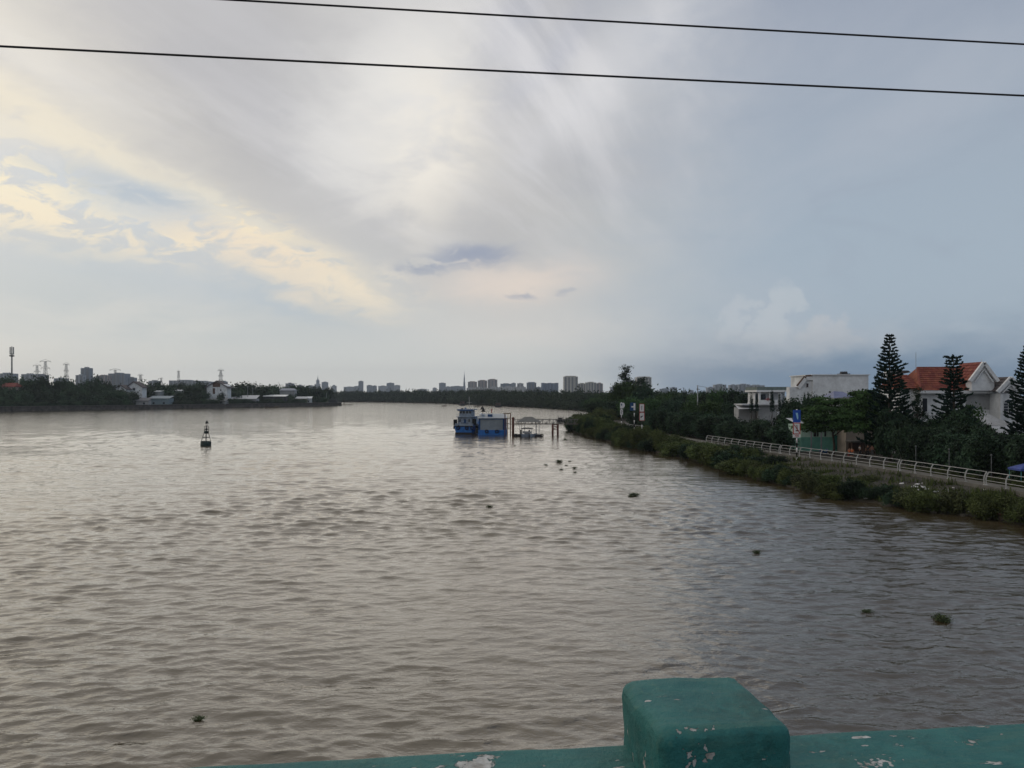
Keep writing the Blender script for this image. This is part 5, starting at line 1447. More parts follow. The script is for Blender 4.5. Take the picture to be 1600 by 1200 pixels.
def left_bank():
    dk, wh = M['dark_trim'], M['white_wall']
    Y = lb(339, 26); k = Y / F_PX; X = lambda x: (x - 339) * k; Z = lambda y: gz(y, Y) - 2.9
    o = thing('gabled_house', 'white house with dark brown gable timbers on the left bank', 'house', (gx(339, Y), Y, 2.9))
    MB().prism([(X(323), 0), (X(355), 0), (X(355), Z(603)), (X(339), Z(595.8)), (X(323), Z(603))], 0, 10).build('wall', wh, o)
    for xe in (320.5, 357.5):
        MB().add([(X(xe), -1.2, Z(605) - .2), (X(339), -1.2, Z(594.5)), (X(339), 11, Z(594.5)), (X(xe), 11, Z(605) - .2), (X(xe), -1.2, Z(605) - .9), (X(339), -1.2, Z(594.5) - .7), (X(339), 11, Z(594.5) - .7), (X(xe), 11, Z(605) - .9)],
                 [(0, 1, 2, 3), (4, 7, 6, 5), (0, 4, 5, 1), (2, 6, 7, 3), (1, 5, 6, 2), (3, 7, 4, 0)]).build('roof', M['dark_tile'], o)
    MB().prism([(X(332.5), Z(604.6)), (X(344), Z(604.6)), (X(344), Z(599.5)), (X(338.5), Z(596.6)), (X(332.5), Z(599.5))], -.25, 0).build('gable_panel', M['brown_trim'], o)
    MB().box(X(332.5), X(336), -.25, 0, Z(615.5), Z(606.5)).build('door', M['brown_trim'], o)
    MB().box(X(344), X(346), -.2, 0, Z(611), Z(608.5)).build('window', M['dark_glass'], o)
    MB().box(X(321), X(357), -1.6, 0, 0, Z(616)).build('plinth', wh, o)

    Y = lb(200, 30); k = Y / F_PX; X = lambda x: (x - 200) * k; Z = lambda y: gz(y, Y) - 2.9
    for (x0, x1, xp, ye, yp, d, lab) in ((190, 216, 202, 604, 595.5, 4, 'pale house with wide dark gable roof behind another on the left bank'), (178, 198, 189, 607, 601, 0, 'smaller pale gable house in front of its wide-roofed neighbour on the left bank')):
        o = thing('gabled_house', lab, 'house', (gx(200, Y), Y + d * 2, 2.9))
        MB().prism([(X(x0 + 1), 0), (X(x1 - 1), 0), (X(x1 - 1), Z(ye)), (X(xp), Z(yp) - .5), (X(x0 + 1), Z(ye))], 0, 8).build('wall', wh, o)
        for xe in (x0 - 1, x1 + 1):
            MB().add([(X(xe), -1, Z(ye) - .5), (X(xp), -1, Z(yp)), (X(xp), 9, Z(yp)), (X(xe), 9, Z(ye) - .5), (X(xe), -1, Z(ye) - 1), (X(xp), -1, Z(yp) - .6), (X(xp), 9, Z(yp) - .6), (X(xe), 9, Z(ye) - 1)],
                     [(0, 1, 2, 3), (4, 7, 6, 5), (0, 4, 5, 1), (2, 6, 7, 3), (1, 5, 6, 2), (3, 7, 4, 0)]).build('roof', M['dark_tile'], o)
        MB().box(X(xp - 2), X(xp + 2), -.2, 0, Z(ye + 6), Z(ye + 2)).build('window', M['dark_glass'], o)

    def shed(x0, x1, ye, yr, lab, wm, rm, back, ground=0, dep=9, slope='mono', nm='shed'):
        Y = lb((x0 + x1) / 2, back); k = Y / F_PX; xc = (x0 + x1) / 2; X = lambda x: (x - xc) * k; Z = lambda y: gz(y, Y) - 2.9
        o = thing(nm, lab, 'shed', (gx(xc, Y), Y, 2.9))
        MB().box(X(x0), X(x1), 0, dep, 0, Z(ye)).build('wall', wm, o)
        if slope == 'mono': vs_ = [(X(x0) - .6, -.8, Z(ye)), (X(x1) + .6, -.8, Z(ye)), (X(x1) + .6, dep + .5, Z(yr)), (X(x0) - .6, dep + .5, Z(yr))]
        else: vs_ = [(X(x0) - .6, -.8, Z(ye)), (X(x1) + .6, -.8, Z(ye)), (X(xc) + (X(x1) - X(xc)) * .8, dep / 2, Z(yr)), (X(xc) - (X(x1) - X(xc)) * .8, dep / 2, Z(yr)), (X(x1) + .6, dep, Z(ye)), (X(x0) - .6, dep, Z(ye))]
        vs2 = vs_ + [(a, b, c - .25) for a, b, c in vs_]
        if slope == 'mono': fs = [(0, 1, 2, 3), (7, 6, 5, 4), (0, 4, 5, 1), (1, 5, 6, 2), (2, 6, 7, 3), (3, 7, 4, 0)]
        else: fs = [(0, 1, 2, 3), (4, 5, 3, 2), (1, 4, 2), (5, 0, 3), (0, 6, 7, 1), (1, 7, 10, 4), (4, 10, 11, 5), (5, 11, 6, 0)]
        MB().add(vs2, fs).build('roof', rm, o)
        n = max(1, int((X(x1) - X(x0)) / 7))
        for i in range(n):
            c_ = X(x0) + (X(x1) - X(x0)) * (i + .5) / n; MB().box(c_ - .8, c_ + .8, -.15, 0, .9, 2.4).build('opening', M['dark_glass'], o)
        return o
    shed(232, 264, 622.5, 618.5, 'blue-grey metal shed close to the seawall on the left bank', mat('blue_grey_metal', (.20, .27, .31), .6), mat('blue_grey_roof', (.22, .27, .31), .6), 12)
    shed(437, 460, 610, 606.6, 'grey shed with shallow gable among trees on the left bank', M['grey_wall'], mat('grey_sheet', (.30, .32, .37), .6), 34, slope='hip')
    shed(411, 446, 619.2, 616.8, 'long open shed with bright white metal roof on the left bank', M['dark_trim'], mat('bright_sheet', (.82, .84, .84), .4), 22)
    shed(356, 400, 623, 617.6, 'long shed with pale sloping roof right of the white gabled house', M['grey_wall'], M['metal_roof'], 16)
    shed(312, 352, 626, 622, 'low grey shed in front of the white gabled house', M['grey_wall'], mat('old_sheet', (.20, .21, .22), .7), 10)
    shed(478, 486, 622.4, 619.4, 'small white hut with flat roof near the end of the left bank', wh, M['white_paint'], 10, dep=5)
    shed(462, 478, 622.6, 619.6, 'brown brick shed beside the white hut at the end of the left bank', M['beige_wall'], M['metal_roof'], 12, dep=6)
    shed(0, 24, 604, 598, 'orange tiled roof house among trees at the left edge', M['beige_wall'], M['red_tile'], 40, slope='hip', nm='tiled_house')
    shed(236, 250, 611.6, 609.6, 'small white roof shed behind the blue-grey shed', M['grey_wall'], M['white_paint'], 36)
    shed(262, 284, 610.5, 608, 'long low white roof shed left of the white gabled house', M['grey_wall'], M['white_paint'], 40)
    shed(190, 232, 626, 621.5, 'cluttered grey lean-to left of the blue-grey shed', M['grey_wall'], mat('old_sheet_two', (.17, .17, .18), .8), 9, dep=5)
    # landing at the end of the bank
    o = thing('landing_stage', 'small dark landing stage with posts at the tip of the left bank', 'jetty', (gx(520, 822), 822, 0))
    MB().box(-4, 4, -2, 4, 3.0, 6.4).build('hut', M['dark_trim'], o); MB().box(4, 22, -1, 1, .8, 1.3).build('deck', M['wood'], o)
    for x, h in ((6, 2.2), (12, 8), (18, 2.4), (9, 2.2)): MB().tube([(x, 0, -1), (x, 0, h)], .25, 6).build('post', M['wood'], o)
    # poles on the bank
    for x, yt in ((395, 606), (510, 614), (387, 603)):
        Y = lb(x, 14); p_ = thing('utility_pole', {395: 'short utility pole right of the white gabled house', 510: 'thin pole near the tip of the left bank', 387: 'slim pole with a lamp arm right of the white gabled house'}[x], 'pole', (gx(x, Y), Y, 2.9)); h = gz(yt, Y) - 2.9
        MB().tube([(0, 0, 0), (0, 0, h)], .2, 6).build('shaft', M['galv'], p_); MB().bar((-1, 0, h - .4), (1, 0, h - .4), .16).build('cross_arm', M['galv'], p_)
    # sandy clearing: low boat moored at the wall
    Yb = 655; o = thing('sampan', 'low dark sampan moored at the seawall below the bright white roof', 'boat', (gx(425, 700), 700, 0), R(58))
    MB().add([(-9, 0, 1.3), (-6, -1.4, .8), (6, -1.4, .8), (9, 0, 1.4), (6, 1.4, .8), (-6, 1.4, .8), (-6, -.8, -.4), (6, -.8, -.4), (6, .8, -.4), (-6, .8, -.4)],
             [(0, 6, 1), (1, 6, 7, 2), (2, 7, 3), (3, 8, 4), (4, 8, 9, 5), (5, 9, 0), (0, 9, 6), (3, 7, 8), (6, 9, 8, 7), (0, 1, 2, 3, 4, 5)]).build('hull', M['wood'], o)
    MB().box(-3, 2, -.9, .9, .8, 1.7).build('cabin', M['dark_trim'], o)

    # trees: big ones by hand, then the mass between
    r = random.Random(5)
    def lt(x, back, yt, wpx, lab, grp=None, low=.03):
        Y = lb(x, back); tree('bank_tree', lab, gx(x, Y), Y, gz(yt, Y) - 2.9, wpx * Y / F_PX, 'far', grp, zg=2.9, low=low)
    lt(152, 40, 588, 22, 'tallest dark tree on the left bank, before the brownish block')
    lt(68, 46, 588, 26, 'dark round tree below the double pylon')
    lt(14, 48, 588, 26, 'dark tree at the foot of the phone mast')
    lt(300, 30, 603, 34, 'broad dark tree left of the white gabled house')
    lt(345, 12, 613, 13, 'small dark tree in front of the white gabled house')
    lt(492, 12, 619, 20, 'grey-green bushy tree at the end of the left bank')
    lt(505, 12, 621, 16, 'last small tree on the tip of the left bank')
    lt(184, 14, 610.5, 26, 'round dark tree in front of the smaller pale gable house')
    lt(206, 14, 612, 24, 'dark tree in front of the wide-roofed pale house')
    g = 'trees massed on the left bank'
    for back, y0, n in ((58, 594, 46), (44, 599, 42), (30, 606, 34), (18, 613, 30)):
        for i in range(n):
            x = -30 + 560 * (i + r.uniform(-.3, .3)) / n
            if back <= 30 and (214 < x < 276 or 318 < x < 362 or 405 < x < 450 or x > 455): continue
            if back == 44 and (184 < x < 214 or 322 < x < 357 or 436 < x < 462): continue
            if x > 510 or (x > 470 and back < 40): continue
            yt = y0 + max(0, (x - 60) * .019) + r.uniform(-3.2, 3.2)
            if 176 < x < 222: yt = max(yt, 609.5)
            lt(x, back + r.uniform(-4, 4), yt, r.uniform(17, 30), 'dark green tree, %s row, left bank, %s' % ({58: 'rearmost', 44: 'third', 30: 'second', 18: 'front'}[back], 'left of the pylons' if x < 60 else 'between double pylon and tallest tree' if x < 150 else 'around the two pale gabled houses' if x < 230 else 'left of the white gabled house' if x < 322 else 'right of the white gabled house'), g)
    for i in range(80):
        x = -20 + 500 * (i + r.uniform(-.4, .4)) / 80
        if 205 < x < 268: continue
        Y = lb(x, r.uniform(3, 10)); h = r.uniform(2.2, 5.6)
        bush('scrub_bush', 'low green scrub bush on the left seawall ' + ('left of the pale gabled houses' if x < 180 else 'in front of the sheds'), gx(x, Y), Y, 2.9, h, r.uniform(6, 11), 'far', 'scrub along the left seawall')
left_bank()

# ------------------------------------------------------------------ boats, landing and buoys
def tyre(parent, x, y, z, r_=.42, ax='y'):
    pts = [(x + r_ * math.cos(a), y, z + r_ * math.sin(a)) if ax == 'y' else (x, y + r_ * math.cos(a), z + r_ * math.sin(a)) for a in np.linspace(0, 2 * math.pi, 15)]
    MB().tube(pts, .15, 6, False).build('tyre_fender', M['rubber'], parent, True)

def tug():
    D = 228.0; o = thing('tugboat', 'small blue and white tugboat with tall wheelhouse moored by the barge', 'boat', (gx(725, D), D, 0), R(-9))
    bl, wh, nv = M['boat_blue'], M['boat_white'], M['boat_navy']
    # hull: stern towards us, stations along y
    st = [(-.2, 2.6, 2.3), (1.0, 3.05, 2.15), (5, 3.2, 2.1), (10, 3.0, 2.3), (13.5, 1.9, 2.9), (15.5, .15, 3.5)]
    vs = []
    for y, hw, zt in st: vs += [(-hw, y, zt), (-hw * .97, y, .9), (-hw * .72, y, -.7), (hw * .72, y, -.7), (hw * .97, y, .9), (hw, y, zt)]
    fs = [(i * 6 + k, i * 6 + k + 1, i * 6 + k + 7, i * 6 + k + 6) for i in range(5) for k in range(5)] + [(0, 1, 2, 3, 4, 5), tuple(range(35, 29, -1))] + [(i * 6, i * 6 + 6, i * 6 + 11, i * 6 + 5) for i in range(5)]
    h = MB().add(vs, fs).build('hull', bl, o)
    MB().box(-2.62, 2.62, -.26, -.20, -.1, .45).build('boot_stripe', M['black_paint'], h)
    bw = MB(); pts = [(-hw, y, zt) for y, hw, zt in st] ; pr = [(hw, y, zt) for y, hw, zt in st]
    for a in (pts, pr):
        for p, q in zip(a, a[1:]): bw.bar((p[0], p[1], p[2] + .4), (q[0], q[1], q[2] + .4), .12, .8)
    bw.bar((-2.6, -.2, 2.7), (2.6, -.2, 2.7), .12, .8); bw.build('bulwark', wh, o)
    MB().bar((-2.75, -.28, 2.3), (2.75, -.28, 2.3), .22, .22).build('rubbing_strake', M['rubber'], o)
    for x in (-1.7, .9, 2.5): tyre(o, x, -.42, 1.75)
    for s in (-1, 1):
        for y in (1.6, 4.2): tyre(o, s * 3.35, y, 1.9, .45, 'x')
    # deckhouse and wheelhouse
    MB().bbox(-2.2, 2.2, 1.2, 9.5, 2.2, 4.9, .1).build('deckhouse', wh, o)
    MB().box(-2.6, 2.6, .6, 9.9, 4.9, 5.05).build('boat_deck', wh, o)
    wl = MB().bbox(-1.9, 1.9, 2.0, 6.5, 5.05, 7.0, .1).build('wheelhouse', wh, o)
    MB().box(-2.5, 2.5, 1.3, 7.2, 7.0, 7.25).build('roof', M['boat_white'], o)
    MB().box(-2.3, 2.3, 1.25, 1.29, 6.75, 7.2).build('valance', nv, o)
    for x in (-1.45, -.5, .5, 1.45): MB().box(x - .36, x + .36, 1.94, 2.02, 5.9, 6.7).build('window', M['dark_glass'], wl)
    for x in (-1.5, .0, 1.3): MB().box(x - .25, x + .25, 1.14, 1.24, 3.5, 4.4).build('porthole', M['dark_glass'], o)
    MB().box(-.3, .35, 1.12, 1.22, 2.25, 4.2).build('door', nv, o)
    for x in (-1.05, -.85, -.62, -.4, .55, .78, 1.0): MB().box(x - .07, x + .07, 1.10, 1.18, 3.02, 3.28).build('lettering', M['black_paint'], o)
    rl = MB()
    for x in np.linspace(-2.5, 2.5, 7): rl.tube([(x, .7, 5.05), (x, .7, 5.95)], .035, 5)
    for z in (5.5, 5.95): rl.tube([(-2.5, .7, z), (2.5, .7, z)], .035, 5)
    rl.build('deck_rail', wh, o)
    MB().tube([(.7, 4, 7.2), (.7, 4, 11.0)], [.1, .05], 6).build('mast', M['pale_metal'], o, True)
    MB().bar((-.1, 4, 9.2), (1.5, 4, 9.2), .07).build('yard', M['pale_metal'], o)
    for x, hh in ((-1.9, 9.0), (-.6, 8.2), (1.9, 8.4)): MB().tube([(x, 3, 7.2), (x, 3, hh)], .03, 4).build('aerial', M['pale_metal'], o)
    MB().lathe([(.3, 0), (.34, .15), (.2, .35)], 8, (-1.2, 3, 7.25)).build('lamp', M['dark_trim'], o)
    MB().tube([(-1.3, 8, 5), (-1.3, 8, 7.6)], .35, 8).build('funnel', nv, o, True)
    MB().box(-3.2, -2.4, .0, 1.6, 2.6, 4.2).build('stowed_gear', M['rubber'], o); MB().box(2.5, 3.2, .2, 2.2, 2.7, 4.4).build('stowed_gear', M['rubber'], o)

def tug_clutter():
    D = 228.0
    for lab, x, y, z, s, m in (('coil of dark rope on the stern of the tugboat', -1.5, .5, 2.3, .55, 'rubber'), ('second coil of rope on the tugboat stern, further right', 1.4, .6, 2.3, .45, 'wood')):
        b = MB()
        for k in range(4): b.tube([(s * (1 - .08 * k) * math.cos(a), s * (1 - .08 * k) * math.sin(a), .08 + .13 * k) for a in np.linspace(0, 2 * math.pi, 13)], .075, 5, False)
        o = b.build('rope_coil', M[m], None, True); o.location = (gx(725, D) + x, D + y, z); tag(o, lab, 'rope')
    # mooring lines from the tug to the floating house
    for lab, p, q in (('upper mooring rope slung between tugboat and floating house', (2.6, 1.2, 3.0), (4.6, .4, 2.2)), ('lower mooring rope slung between tugboat and floating house', (2.7, 4.0, 2.8), (4.7, 3.0, 1.8))):
        P, Q = Vector(p), Vector(q); b = MB(); b.tube([P.lerp(Q, t) - Vector((0, 0, .9 * t * (1 - t))) for t in np.linspace(0, 1, 9)], .045, 5)
        o = b.build('mooring_rope', M['wood'], None, True); o.location = (gx(725, D), D, 0); tag(o, lab, 'rope')

def barge():
    D = 221.0; k = D / F_PX; X = lambda x: (x - 769) * k; Z = lambda y: gz(y, D)
    o = thing('pontoon_house', 'boxy blue floating house with grey front panel beside the tugboat', 'boat', (gx(769, D), D, 0))
    MB().bbox(X(747), X(791.5), 0, 11, -.7, Z(673) + .2, .08).build('hull', M['boat_blue'], o)
    MB().box(X(747.6), X(791), .4, 10.6, Z(673) + .1, Z(654)).build('wall', M['boat_blue'], o)
    MB().box(X(750.5), X(785.5), .22, .38, Z(672), Z(655.4)).build('front_panel', M['panel_grey'], o)
    MB().box(X(746.8), X(792), .1, .5, Z(654.6), Z(653)).build('front_beam', M['boat_navy'], o)
    for x in (748.8, 786.5, 790.6): MB().box(X(x) - .12, X(x) + .12, .12, .38, Z(672), Z(654.6)).build('corner_post', M['boat_navy'], o)
    MB().add([(X(746), -.2, Z(653.2)), (X(792.5), -.2, Z(653.2)), (X(790), 11, Z(650.5) + .5), (X(748), 11, Z(650.5) + .5), (X(746), -.2, Z(653.2) - .15), (X(792.5), -.2, Z(653.2) - .15), (X(790), 11, Z(650.5) + .3), (X(748), 11, Z(650.5) + .3)],
             [(0, 1, 2, 3), (7, 6, 5, 4), (0, 4, 5, 1), (1, 5, 6, 2), (2, 6, 7, 3), (3, 7, 4, 0)]).build('roof', mat('barge_roof', (.30, .34, .38), .6), o)
    MB().box(X(761.5), X(769), 3, 5, Z(653), Z(647.8)).build('roof_box', M['boat_navy'], o)
    MB().tube([(X(767), 4, Z(650)), (X(767), 4, Z(637.5))], .05, 5).build('flagstaff', M['pale_metal'], o)
    MB().box(X(766.6), X(768.2), 3.98, 4.02, Z(646), Z(639)).build('flag', M['flag_red'], o)
    MB().tube([(X(753), 6, Z(652)), (X(753), 6, Z(634))], .06, 5).build('signal_mast', M['black_paint'], o)
    MB().lathe([(.75, 0), (.02, 1.0)], 10, (X(752.6), 6, Z(640.6))).build('signal_cone', M['black_paint'], o); MB().lathe([(.75, 0), (.02, 1.0)], 10, (X(754), 6, Z(644.2))).build('signal_cone', M['black_paint'], o)
    MB().lathe([(.4, 0), (.5, .4), (.3, .8)], 8, (X(750.3), 4, Z(650.4))).build('white_buoy', M['white_paint'], o); MB().box(X(752), X(756), 3, 5, Z(651.5), Z(648)).build('roof_vent', M['boat_white'], o)
    for x in (760.5, 776.5): tyre(o, X(x), -.18, Z(674), .42)
    MB().box(X(742.5), X(748), 1.0, 2.2, .5, 1.9).build('boarding_ramp', M['black_paint'], o)

M['gangway_steel'] = mat('gangway_steel', (.13, .125, .115), .6)

def landing():
    D = 219.0; k = D / F_PX; X = lambda x: (x - 800) * k; Z = lambda y: gz(y, D)
    # gantry
    o = thing('hoist_frame', 'rusty brown steel hoist frame at the right end of the floating house', 'frame', (gx(794, D), D, 0)); G = lambda x: (x - 794) * k
    for x, yt in ((789, 646), (792.6, 653), (797.6, 646.4)): MB().bar((G(x), 0, -.8), (G(x), 0, Z(yt)), .26).build('upright', M['rust'], o)
    MB().bar((G(786.6), 0, Z(646)), (G(798.4), 0, Z(646)), .28).build('top_beam', mat('tan_steel', (.26, .20, .14), .7), o)
    for y in (654, 662, 670): MB().bar((G(789), 0, Z(y)), (G(797.6), 0, Z(y)), .16).build('cross_bar', M['dark_trim'], o)
    MB().tube([(0, 0, 0), (0, 0, Z(654.4) + .8)], .36, 10).build('casing', M['rust'], (p_ := thing('mooring_pile', 'thick rust-red steel pile between the hoist frame and the gangway', 'pile', (gx(801.6, D), D - 1, -.8))), True)
    MB().lathe([(.36, 0), (.42, .04), (.42, .3), (.2, .5)], 10, (0, 0, Z(654.4) + .8)).build('cap', M['rust'], p_)
    # gangway
    o = thing('gangway', 'long pale steel truss gangway leading from the landing to the mangroves', 'gangway', (gx(803, D), D + 1.5, 0)); G = lambda x: (x - 803) * k
    x0, x1, zb, zt = G(803), G(904), Z(663), Z(655.4); n = 18
    for y in (-.8, .8):
        for z in (zb, zt): MB().bar((x0, y, z), (x1, y, z), .15).build('chord', M['gangway_steel'], o)
        for i in range(n):
            a, b_ = x0 + (x1 - x0) * i / n, x0 + (x1 - x0) * (i + 1) / n
            MB().bar((a, y, zb), (a, y, zt), .10).build('upright', M['gangway_steel'], o)
            MB().bar((a, y, zb if i % 2 else zt), (b_, y, zt if i % 2 else zb), .09).build('diagonal', M['gangway_steel'], o)
    MB().box(x0, x1, -.75, .75, zb + .09, zb + .17).build('deck', M['wood'], o)
    # trestle
    o = thing('trestle', 'rust-red steel trestle carrying the middle of the gangway', 'trestle', (gx(868, D), D + 1.5, 0)); G = lambda x: (x - 868) * k
    for x in (864, 872):
        for y in (-.9, .9): MB().tube([(G(x), y, -.9), (G(x), y, zb - .1)], .24, 8).build('leg', M['rust'], o, True)
    for yy in (663.6, 667, 671): MB().bar((G(863), -.9, Z(yy)), (G(873), -.9, Z(yy)), .22).build('cross_beam', M['rust'], o)
    MB().bar((G(864), -.9, Z(671)), (G(872), -.9, Z(667)), .14).build('brace', M['rust'], o)
    # floating stage with arched shelter
    D2 = 216.0; o = thing('floating_stage', 'dark pontoon landing stage with grey arched shelter roof', 'pontoon', (gx(824, D2), D2 - 1, 0)); k2 = D2 / F_PX; G = lambda x: (x - 824) * k2; Zf = lambda y: gz(y, D2)
    MB().bbox(G(803), G(846.5), -2.2, 1.6, -.4, .55, .1).build('float', M['dark_trim'], o)
    for x in (812, 819.5, 837, 842): MB().tube([(G(x), -1.2, .5), (G(x), -1.2, Zf(658))], .08, 6).build('post', M['pale_metal'], o)
    for x in (815, 838): MB().tube([(G(x), 1.2, .5), (G(x), 1.2, Zf(658))], .08, 6).build('post', M['pale_metal'], o)
    MB().add([(G(806), -2.4, Zf(659)), (G(846), -2.4, Zf(659)), (G(832), 0, Zf(651)), (G(820), 0, Zf(651)), (G(846), 2.4, Zf(659)), (G(806), 2.4, Zf(659))], [(0, 1, 2, 3), (4, 5, 3, 2), (1, 4, 2), (5, 0, 3)]).build('hipped_roof', mat('shelter_sheet', (.17, .17, .16), .7), o)
    for x in (806, 813, 846): tyre(o, G(x), -2.3, .35, .36)
    for x in (813.6, 826.5): MB().tube([(G(x), -2.6, -.8), (G(x), -2.6, 1.9)], .2, 8).build('fender_pile', M['black_paint'], o)
    # canopied launch
    o = thing('launch', 'small pale launch with flat canopy lying in front of the landing stage', 'boat', (gx(825, 213), 213, 0))
    MB().add([(-2.2, -.8, .75), (1.4, -.8, .75), (2.5, 0, .95), (1.4, .8, .75), (-2.2, .8, .75), (-2.0, -.5, -.3), (1.2, -.5, -.3), (1.9, 0, -.1), (1.2, .5, -.3), (-2.0, .5, -.3)],
             [(0, 5, 6, 1), (1, 6, 7, 2), (2, 7, 8, 3), (3, 8, 9, 4), (4, 9, 5, 0), (0, 1, 2, 3, 4), (5, 9, 8, 7, 6)]).build('hull', M['boat_white'], o)
    for x in (-1.6, 1.0):
        for y in (-.7, .7): MB().tube([(x, y, .7), (x, y, 2.3)], .04, 5).build('stanchion', M['pale_metal'], o)
    MB().prism([(-1.9, 2.28), (-1.0, 2.42), (.6, 2.42), (1.5, 2.25), (1.5, 2.15), (-1.9, 2.15)], -.9, .9).build('canopy', M['dark_trim'], o)
    MB().box(-.9, .3, -.5, .5, .75, 1.35).build('engine_box', M['grey_wall'], o); MB().box(-1.5, 1.0, -.82, -.78, .95, 1.5).build('side_curtain', M['grey_wall'], o)

def workboat(label, x, D, wpx, hpx, rz=0.0):
    k = D / F_PX; L_ = wpx * k; h = hpx * k
    o = thing('fishing_boat', label, 'boat', (gx(x, D), D, 0), rz)
    MB().add([(-L_ / 2, -1.3, h * .34), (L_ * .3, -1.3, h * .3), (L_ / 2, 0, h * .46), (L_ * .3, 1.3, h * .3), (-L_ / 2, 1.3, h * .34), (-L_ * .42, -.9, -.5), (L_ * .26, -.9, -.5), (L_ * .4, 0, -.3), (L_ * .26, .9, -.5), (-L_ * .42, .9, -.5)],
             [(0, 5, 6, 1), (1, 6, 7, 2), (2, 7, 8, 3), (3, 8, 9, 4), (4, 9, 5, 0), (0, 1, 2, 3, 4), (5, 9, 8, 7, 6)]).build('hull', M['black_paint'], o)
    MB().bbox(-L_ * .32, L_ * .08, -1, 1, h * .3, h * .68, .08).build('cabin', M['dark_trim'], o)
    MB().box(-L_ * .38, L_ * .16, -1.2, 1.2, h * .68, h * .73).build('cabin_roof', M['dark_trim'], o)
    for fx in (-.3, .25): MB().tube([(L_ * fx, 0, h * .3), (L_ * fx, 0, h)], .07, 5).build('mast', M['black_paint'], o)
    MB().bar((-L_ * .3, 0, h * .9), (L_ * .3, 0, h * .8), .08).build('boom', M['black_paint'], o)
    tyre(o, 0, -1.4, h * .2, .35)

def barge_far(label, x, D, wpx, hpx):
    k = D / F_PX; L_ = wpx * k; h = hpx * k
    o = thing('cargo_barge', label, 'boat', (gx(x, D), D, 0))
    MB().prism([(-L_ / 2, h * .35), (L_ / 2, h * .45), (L_ * .46, -.5), (-L_ * .46, -.5)], -3, 8).build('hull', M['dark_trim'], o)
    MB().bbox(-L_ * .28, L_ * .36, -2, 5, h * .38, h * .9, .1).build('deckhouse', M['brown_trim'], o); MB().box(-L_ * .33, L_ * .4, -2.4, 5.4, h * .9, h).build('roof', M['dark_trim'], o)
    MB().box(-L_ * .15, L_ * .1, -2.1, -1.95, h * .5, h * .75).build('window', M['dark_glass'], o)

def skiff(label, x, D, L_):
    o = thing('skiff', label, 'boat', (gx(x, D), D, 0))
    MB().add([(-L_ / 2, 0, .9), (-L_ * .3, -.7, .55), (L_ * .3, -.7, .55), (L_ / 2, 0, 1.0), (L_ * .3, .7, .55), (-L_ * .3, .7, .55), (-L_ * .28, 0, -.3), (L_ * .28, 0, -.3)],
             [(0, 6, 1), (1, 6, 7, 2), (2, 7, 3), (3, 7, 4), (4, 7, 6, 5), (5, 6, 0), (0, 1, 2, 3, 4, 5)]).build('hull', M['wood'], o)
    MB().box(-.4, .3, -.3, .3, .5, 1.5).build('engine', M['black_paint'], o)

def buoy():
    D = 11.5 * F_PX / 79.5; o = thing('navigation_buoy', 'dark green navigation buoy with lattice tower and cone topmark', 'buoy', (gx(321.5, D), D, -.2)); o.rotation_euler = (R(2), R(3), 0)
    g, k_ = mat('buoy_green', (.022, .05, .045), .7, .3, 2, dark=(.03, .025, .02)), M['black_paint']
    MB().lathe([(.9, -.6), (1.12, -.1), (1.15, .1), (1.15, 1.15), (1.02, 1.25)], 18).build('float', g, o, True)
    for s in range(4):
        a = s * math.pi / 2 + .5; MB().tube([(1.0 * math.cos(a), 1.0 * math.sin(a), 1.2), (.48 * math.cos(a), .48 * math.sin(a), 3.1), (.36 * math.cos(a), .36 * math.sin(a), 4.7)], .055, 6).build('tower_leg', k_, o, True)
    for z, r_ in ((2.1, .78), (3.1, .50), (3.9, .44), (4.7, .37)):
        MB().tube([(r_ * math.cos(a), r_ * math.sin(a), z) for a in np.linspace(0, 6.283, 13)], .045, 5, False).build('ring', k_, o)
    MB().lathe([(.3, 0), (.46, .06), (.46, .55), (.25, .62)], 12, (0, 0, 2.95)).build('radar_reflector', g, o)
    MB().lathe([(.12, 0), (.2, .06), (.2, .5), (.05, .6)], 10, (0, 0, 3.75)).build('lantern', M['dark_glass'], o, True)
    MB().tube([(0, 0, 4.3), (0, 0, 5.6)], .035, 5).build('staff', k_, o); MB().lathe([(.42, 0), (.02, .75)], 12, (.05, 0, 5.25)).build('topmark_cone', k_, o)

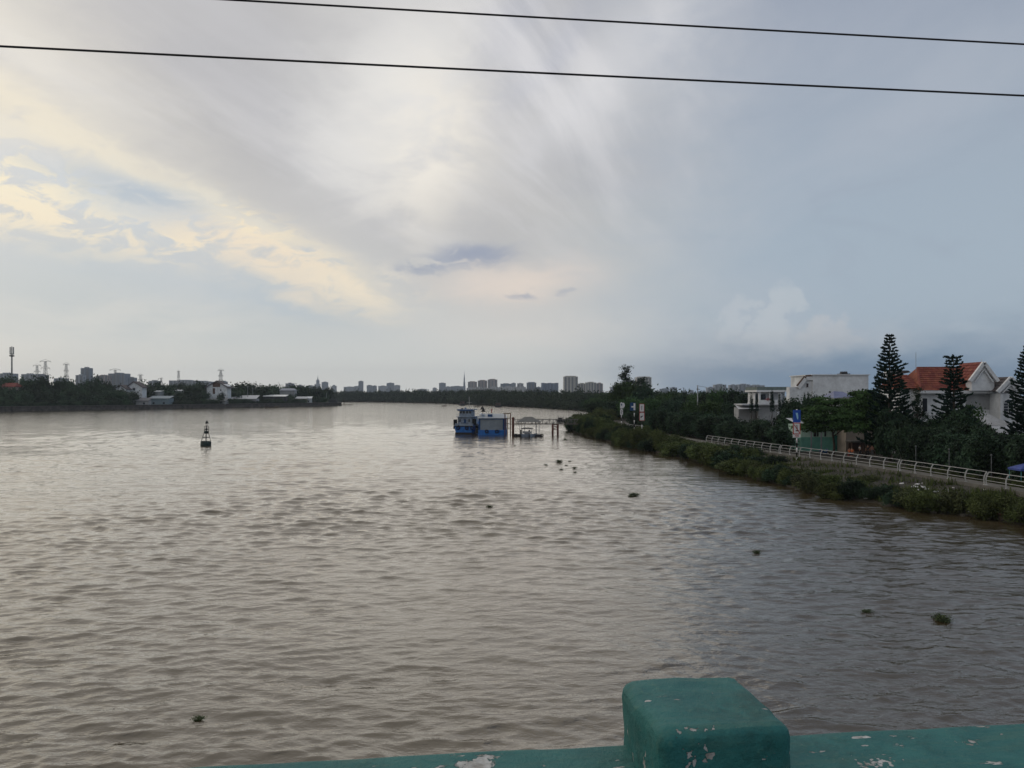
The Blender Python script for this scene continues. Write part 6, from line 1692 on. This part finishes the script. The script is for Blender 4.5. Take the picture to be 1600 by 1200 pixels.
def hyacinth():
    spots = [(874, 722, 1.1), (853, 727, .55), (890.5, 721.5, .55), (885, 727.4, .4), (877, 734, .5), (897.5, 732, .7), (899, 738.5, .45), (992, 775, 1.0), (985, 776, .5), (765, 792, .5), (1182, 864, .55), (1355, 957, .45), (1473, 969, .75), (310, 1124, .35), (804, 697, .5), (150, 652, .8), (640, 660, .6), (883, 687, .8)]
    labs = {874: 'largest floating water hyacinth clump of the cluster off the mangroves', 992: 'dark drifting hyacinth clump alone in mid river right of the cluster', 765: 'small floating plant alone in the middle of the river', 1182: 'small floating plant right of centre on the dark water', 1355: 'tiny floating plant left of the yellow-green clump near the right edge', 1473: 'yellow-green floating plant clump near the right edge', 310: 'tiny sprig of floating plant near the bottom left', 804: 'small floating plant in front of the blue floating house', 150: 'tiny dark floating clump off the left seawall', 640: 'tiny floating clump left of the tugboat', 883: 'floating clump beside the mangrove point'}
    me = [crown_mesh('hyacinth_leaves', mat('hyacinth_leaf', (.05, .075, .02), .6, .3, 3), 700 + i, 'mound', 60, 8, .24) for i in range(3)]
    for m_ in me:      # flat quads laid crosswise through the clump, joining its leaves
        b_ = bmesh.new(); b_.from_mesh(m_)
        for a_ in range(4):
            u_ = Vector((math.cos(a_ * .8), math.sin(a_ * .8), 0)); w_ = Vector((-u_.y, u_.x, 0)) * .22
            b_.faces.new([b_.verts.new(p_ + Vector((0, 0, .12 + .05 * a_))) for p_ in (-u_ - w_, u_ - w_, u_ + w_, -u_ + w_)])
        b_.to_mesh(m_); b_.free()
    for x, y, s in spots:
        D = EYE * F_PX / (y - HZ)
        o = put('water_hyacinth', rng.choice(me), None, None, (gx(x, D), D, -.03), rng.uniform(0, 6), (s * .5, s * .5, s * .42))
        tag(o, labs.get(x, 'small dark hyacinth clump in the cluster off the mangrove point'), 'floating plant', 'hyacinth clumps on the river')

tug(); tug_clutter(); barge(); landing()
workboat('black fishing boat with two masts moored beyond the gangway', 877, 330, 15, 9, R(10)); workboat('smaller black fishing boat right of the two-masted one, near the mangroves', 896, 318, 12, 7, R(-14))
barge_far('left dark cargo barge far out before the mangrove wood', 722, 850, 9, 6.5); barge_far('right dark cargo barge far out before the mangrove wood', 778, 740, 10, 6.5)
skiff('tiny skiff left of the far cargo barges', 694, 780, 7); skiff('tiny skiff between the two far cargo barges', 746, 760, 7); skiff('tiny skiff right of the far cargo barges', 800, 720, 6)
buoy(); hyacinth()

# ------------------------------------------------------------------ air
def haze():
    m = bpy.data.materials.new('haze_air'); m.use_nodes = True
    t = m.node_tree; t.nodes.clear()
    o = t.nodes.new('ShaderNodeOutputMaterial'); v = t.nodes.new('ShaderNodeVolumePrincipled')
    v.inputs['Color'].default_value = (0.70, 0.80, 0.93, 1); v.inputs['Density'].default_value = 0.000085; v.inputs['Anisotropy'].default_value = 0.2
    t.links.new(v.outputs[0], o.inputs['Volume'])
    b = MB(); b.box(-7500, 7500, -2500, 5600, -3.0, 190)
    tag(b.build('haze', m), kind='stuff')
haze()
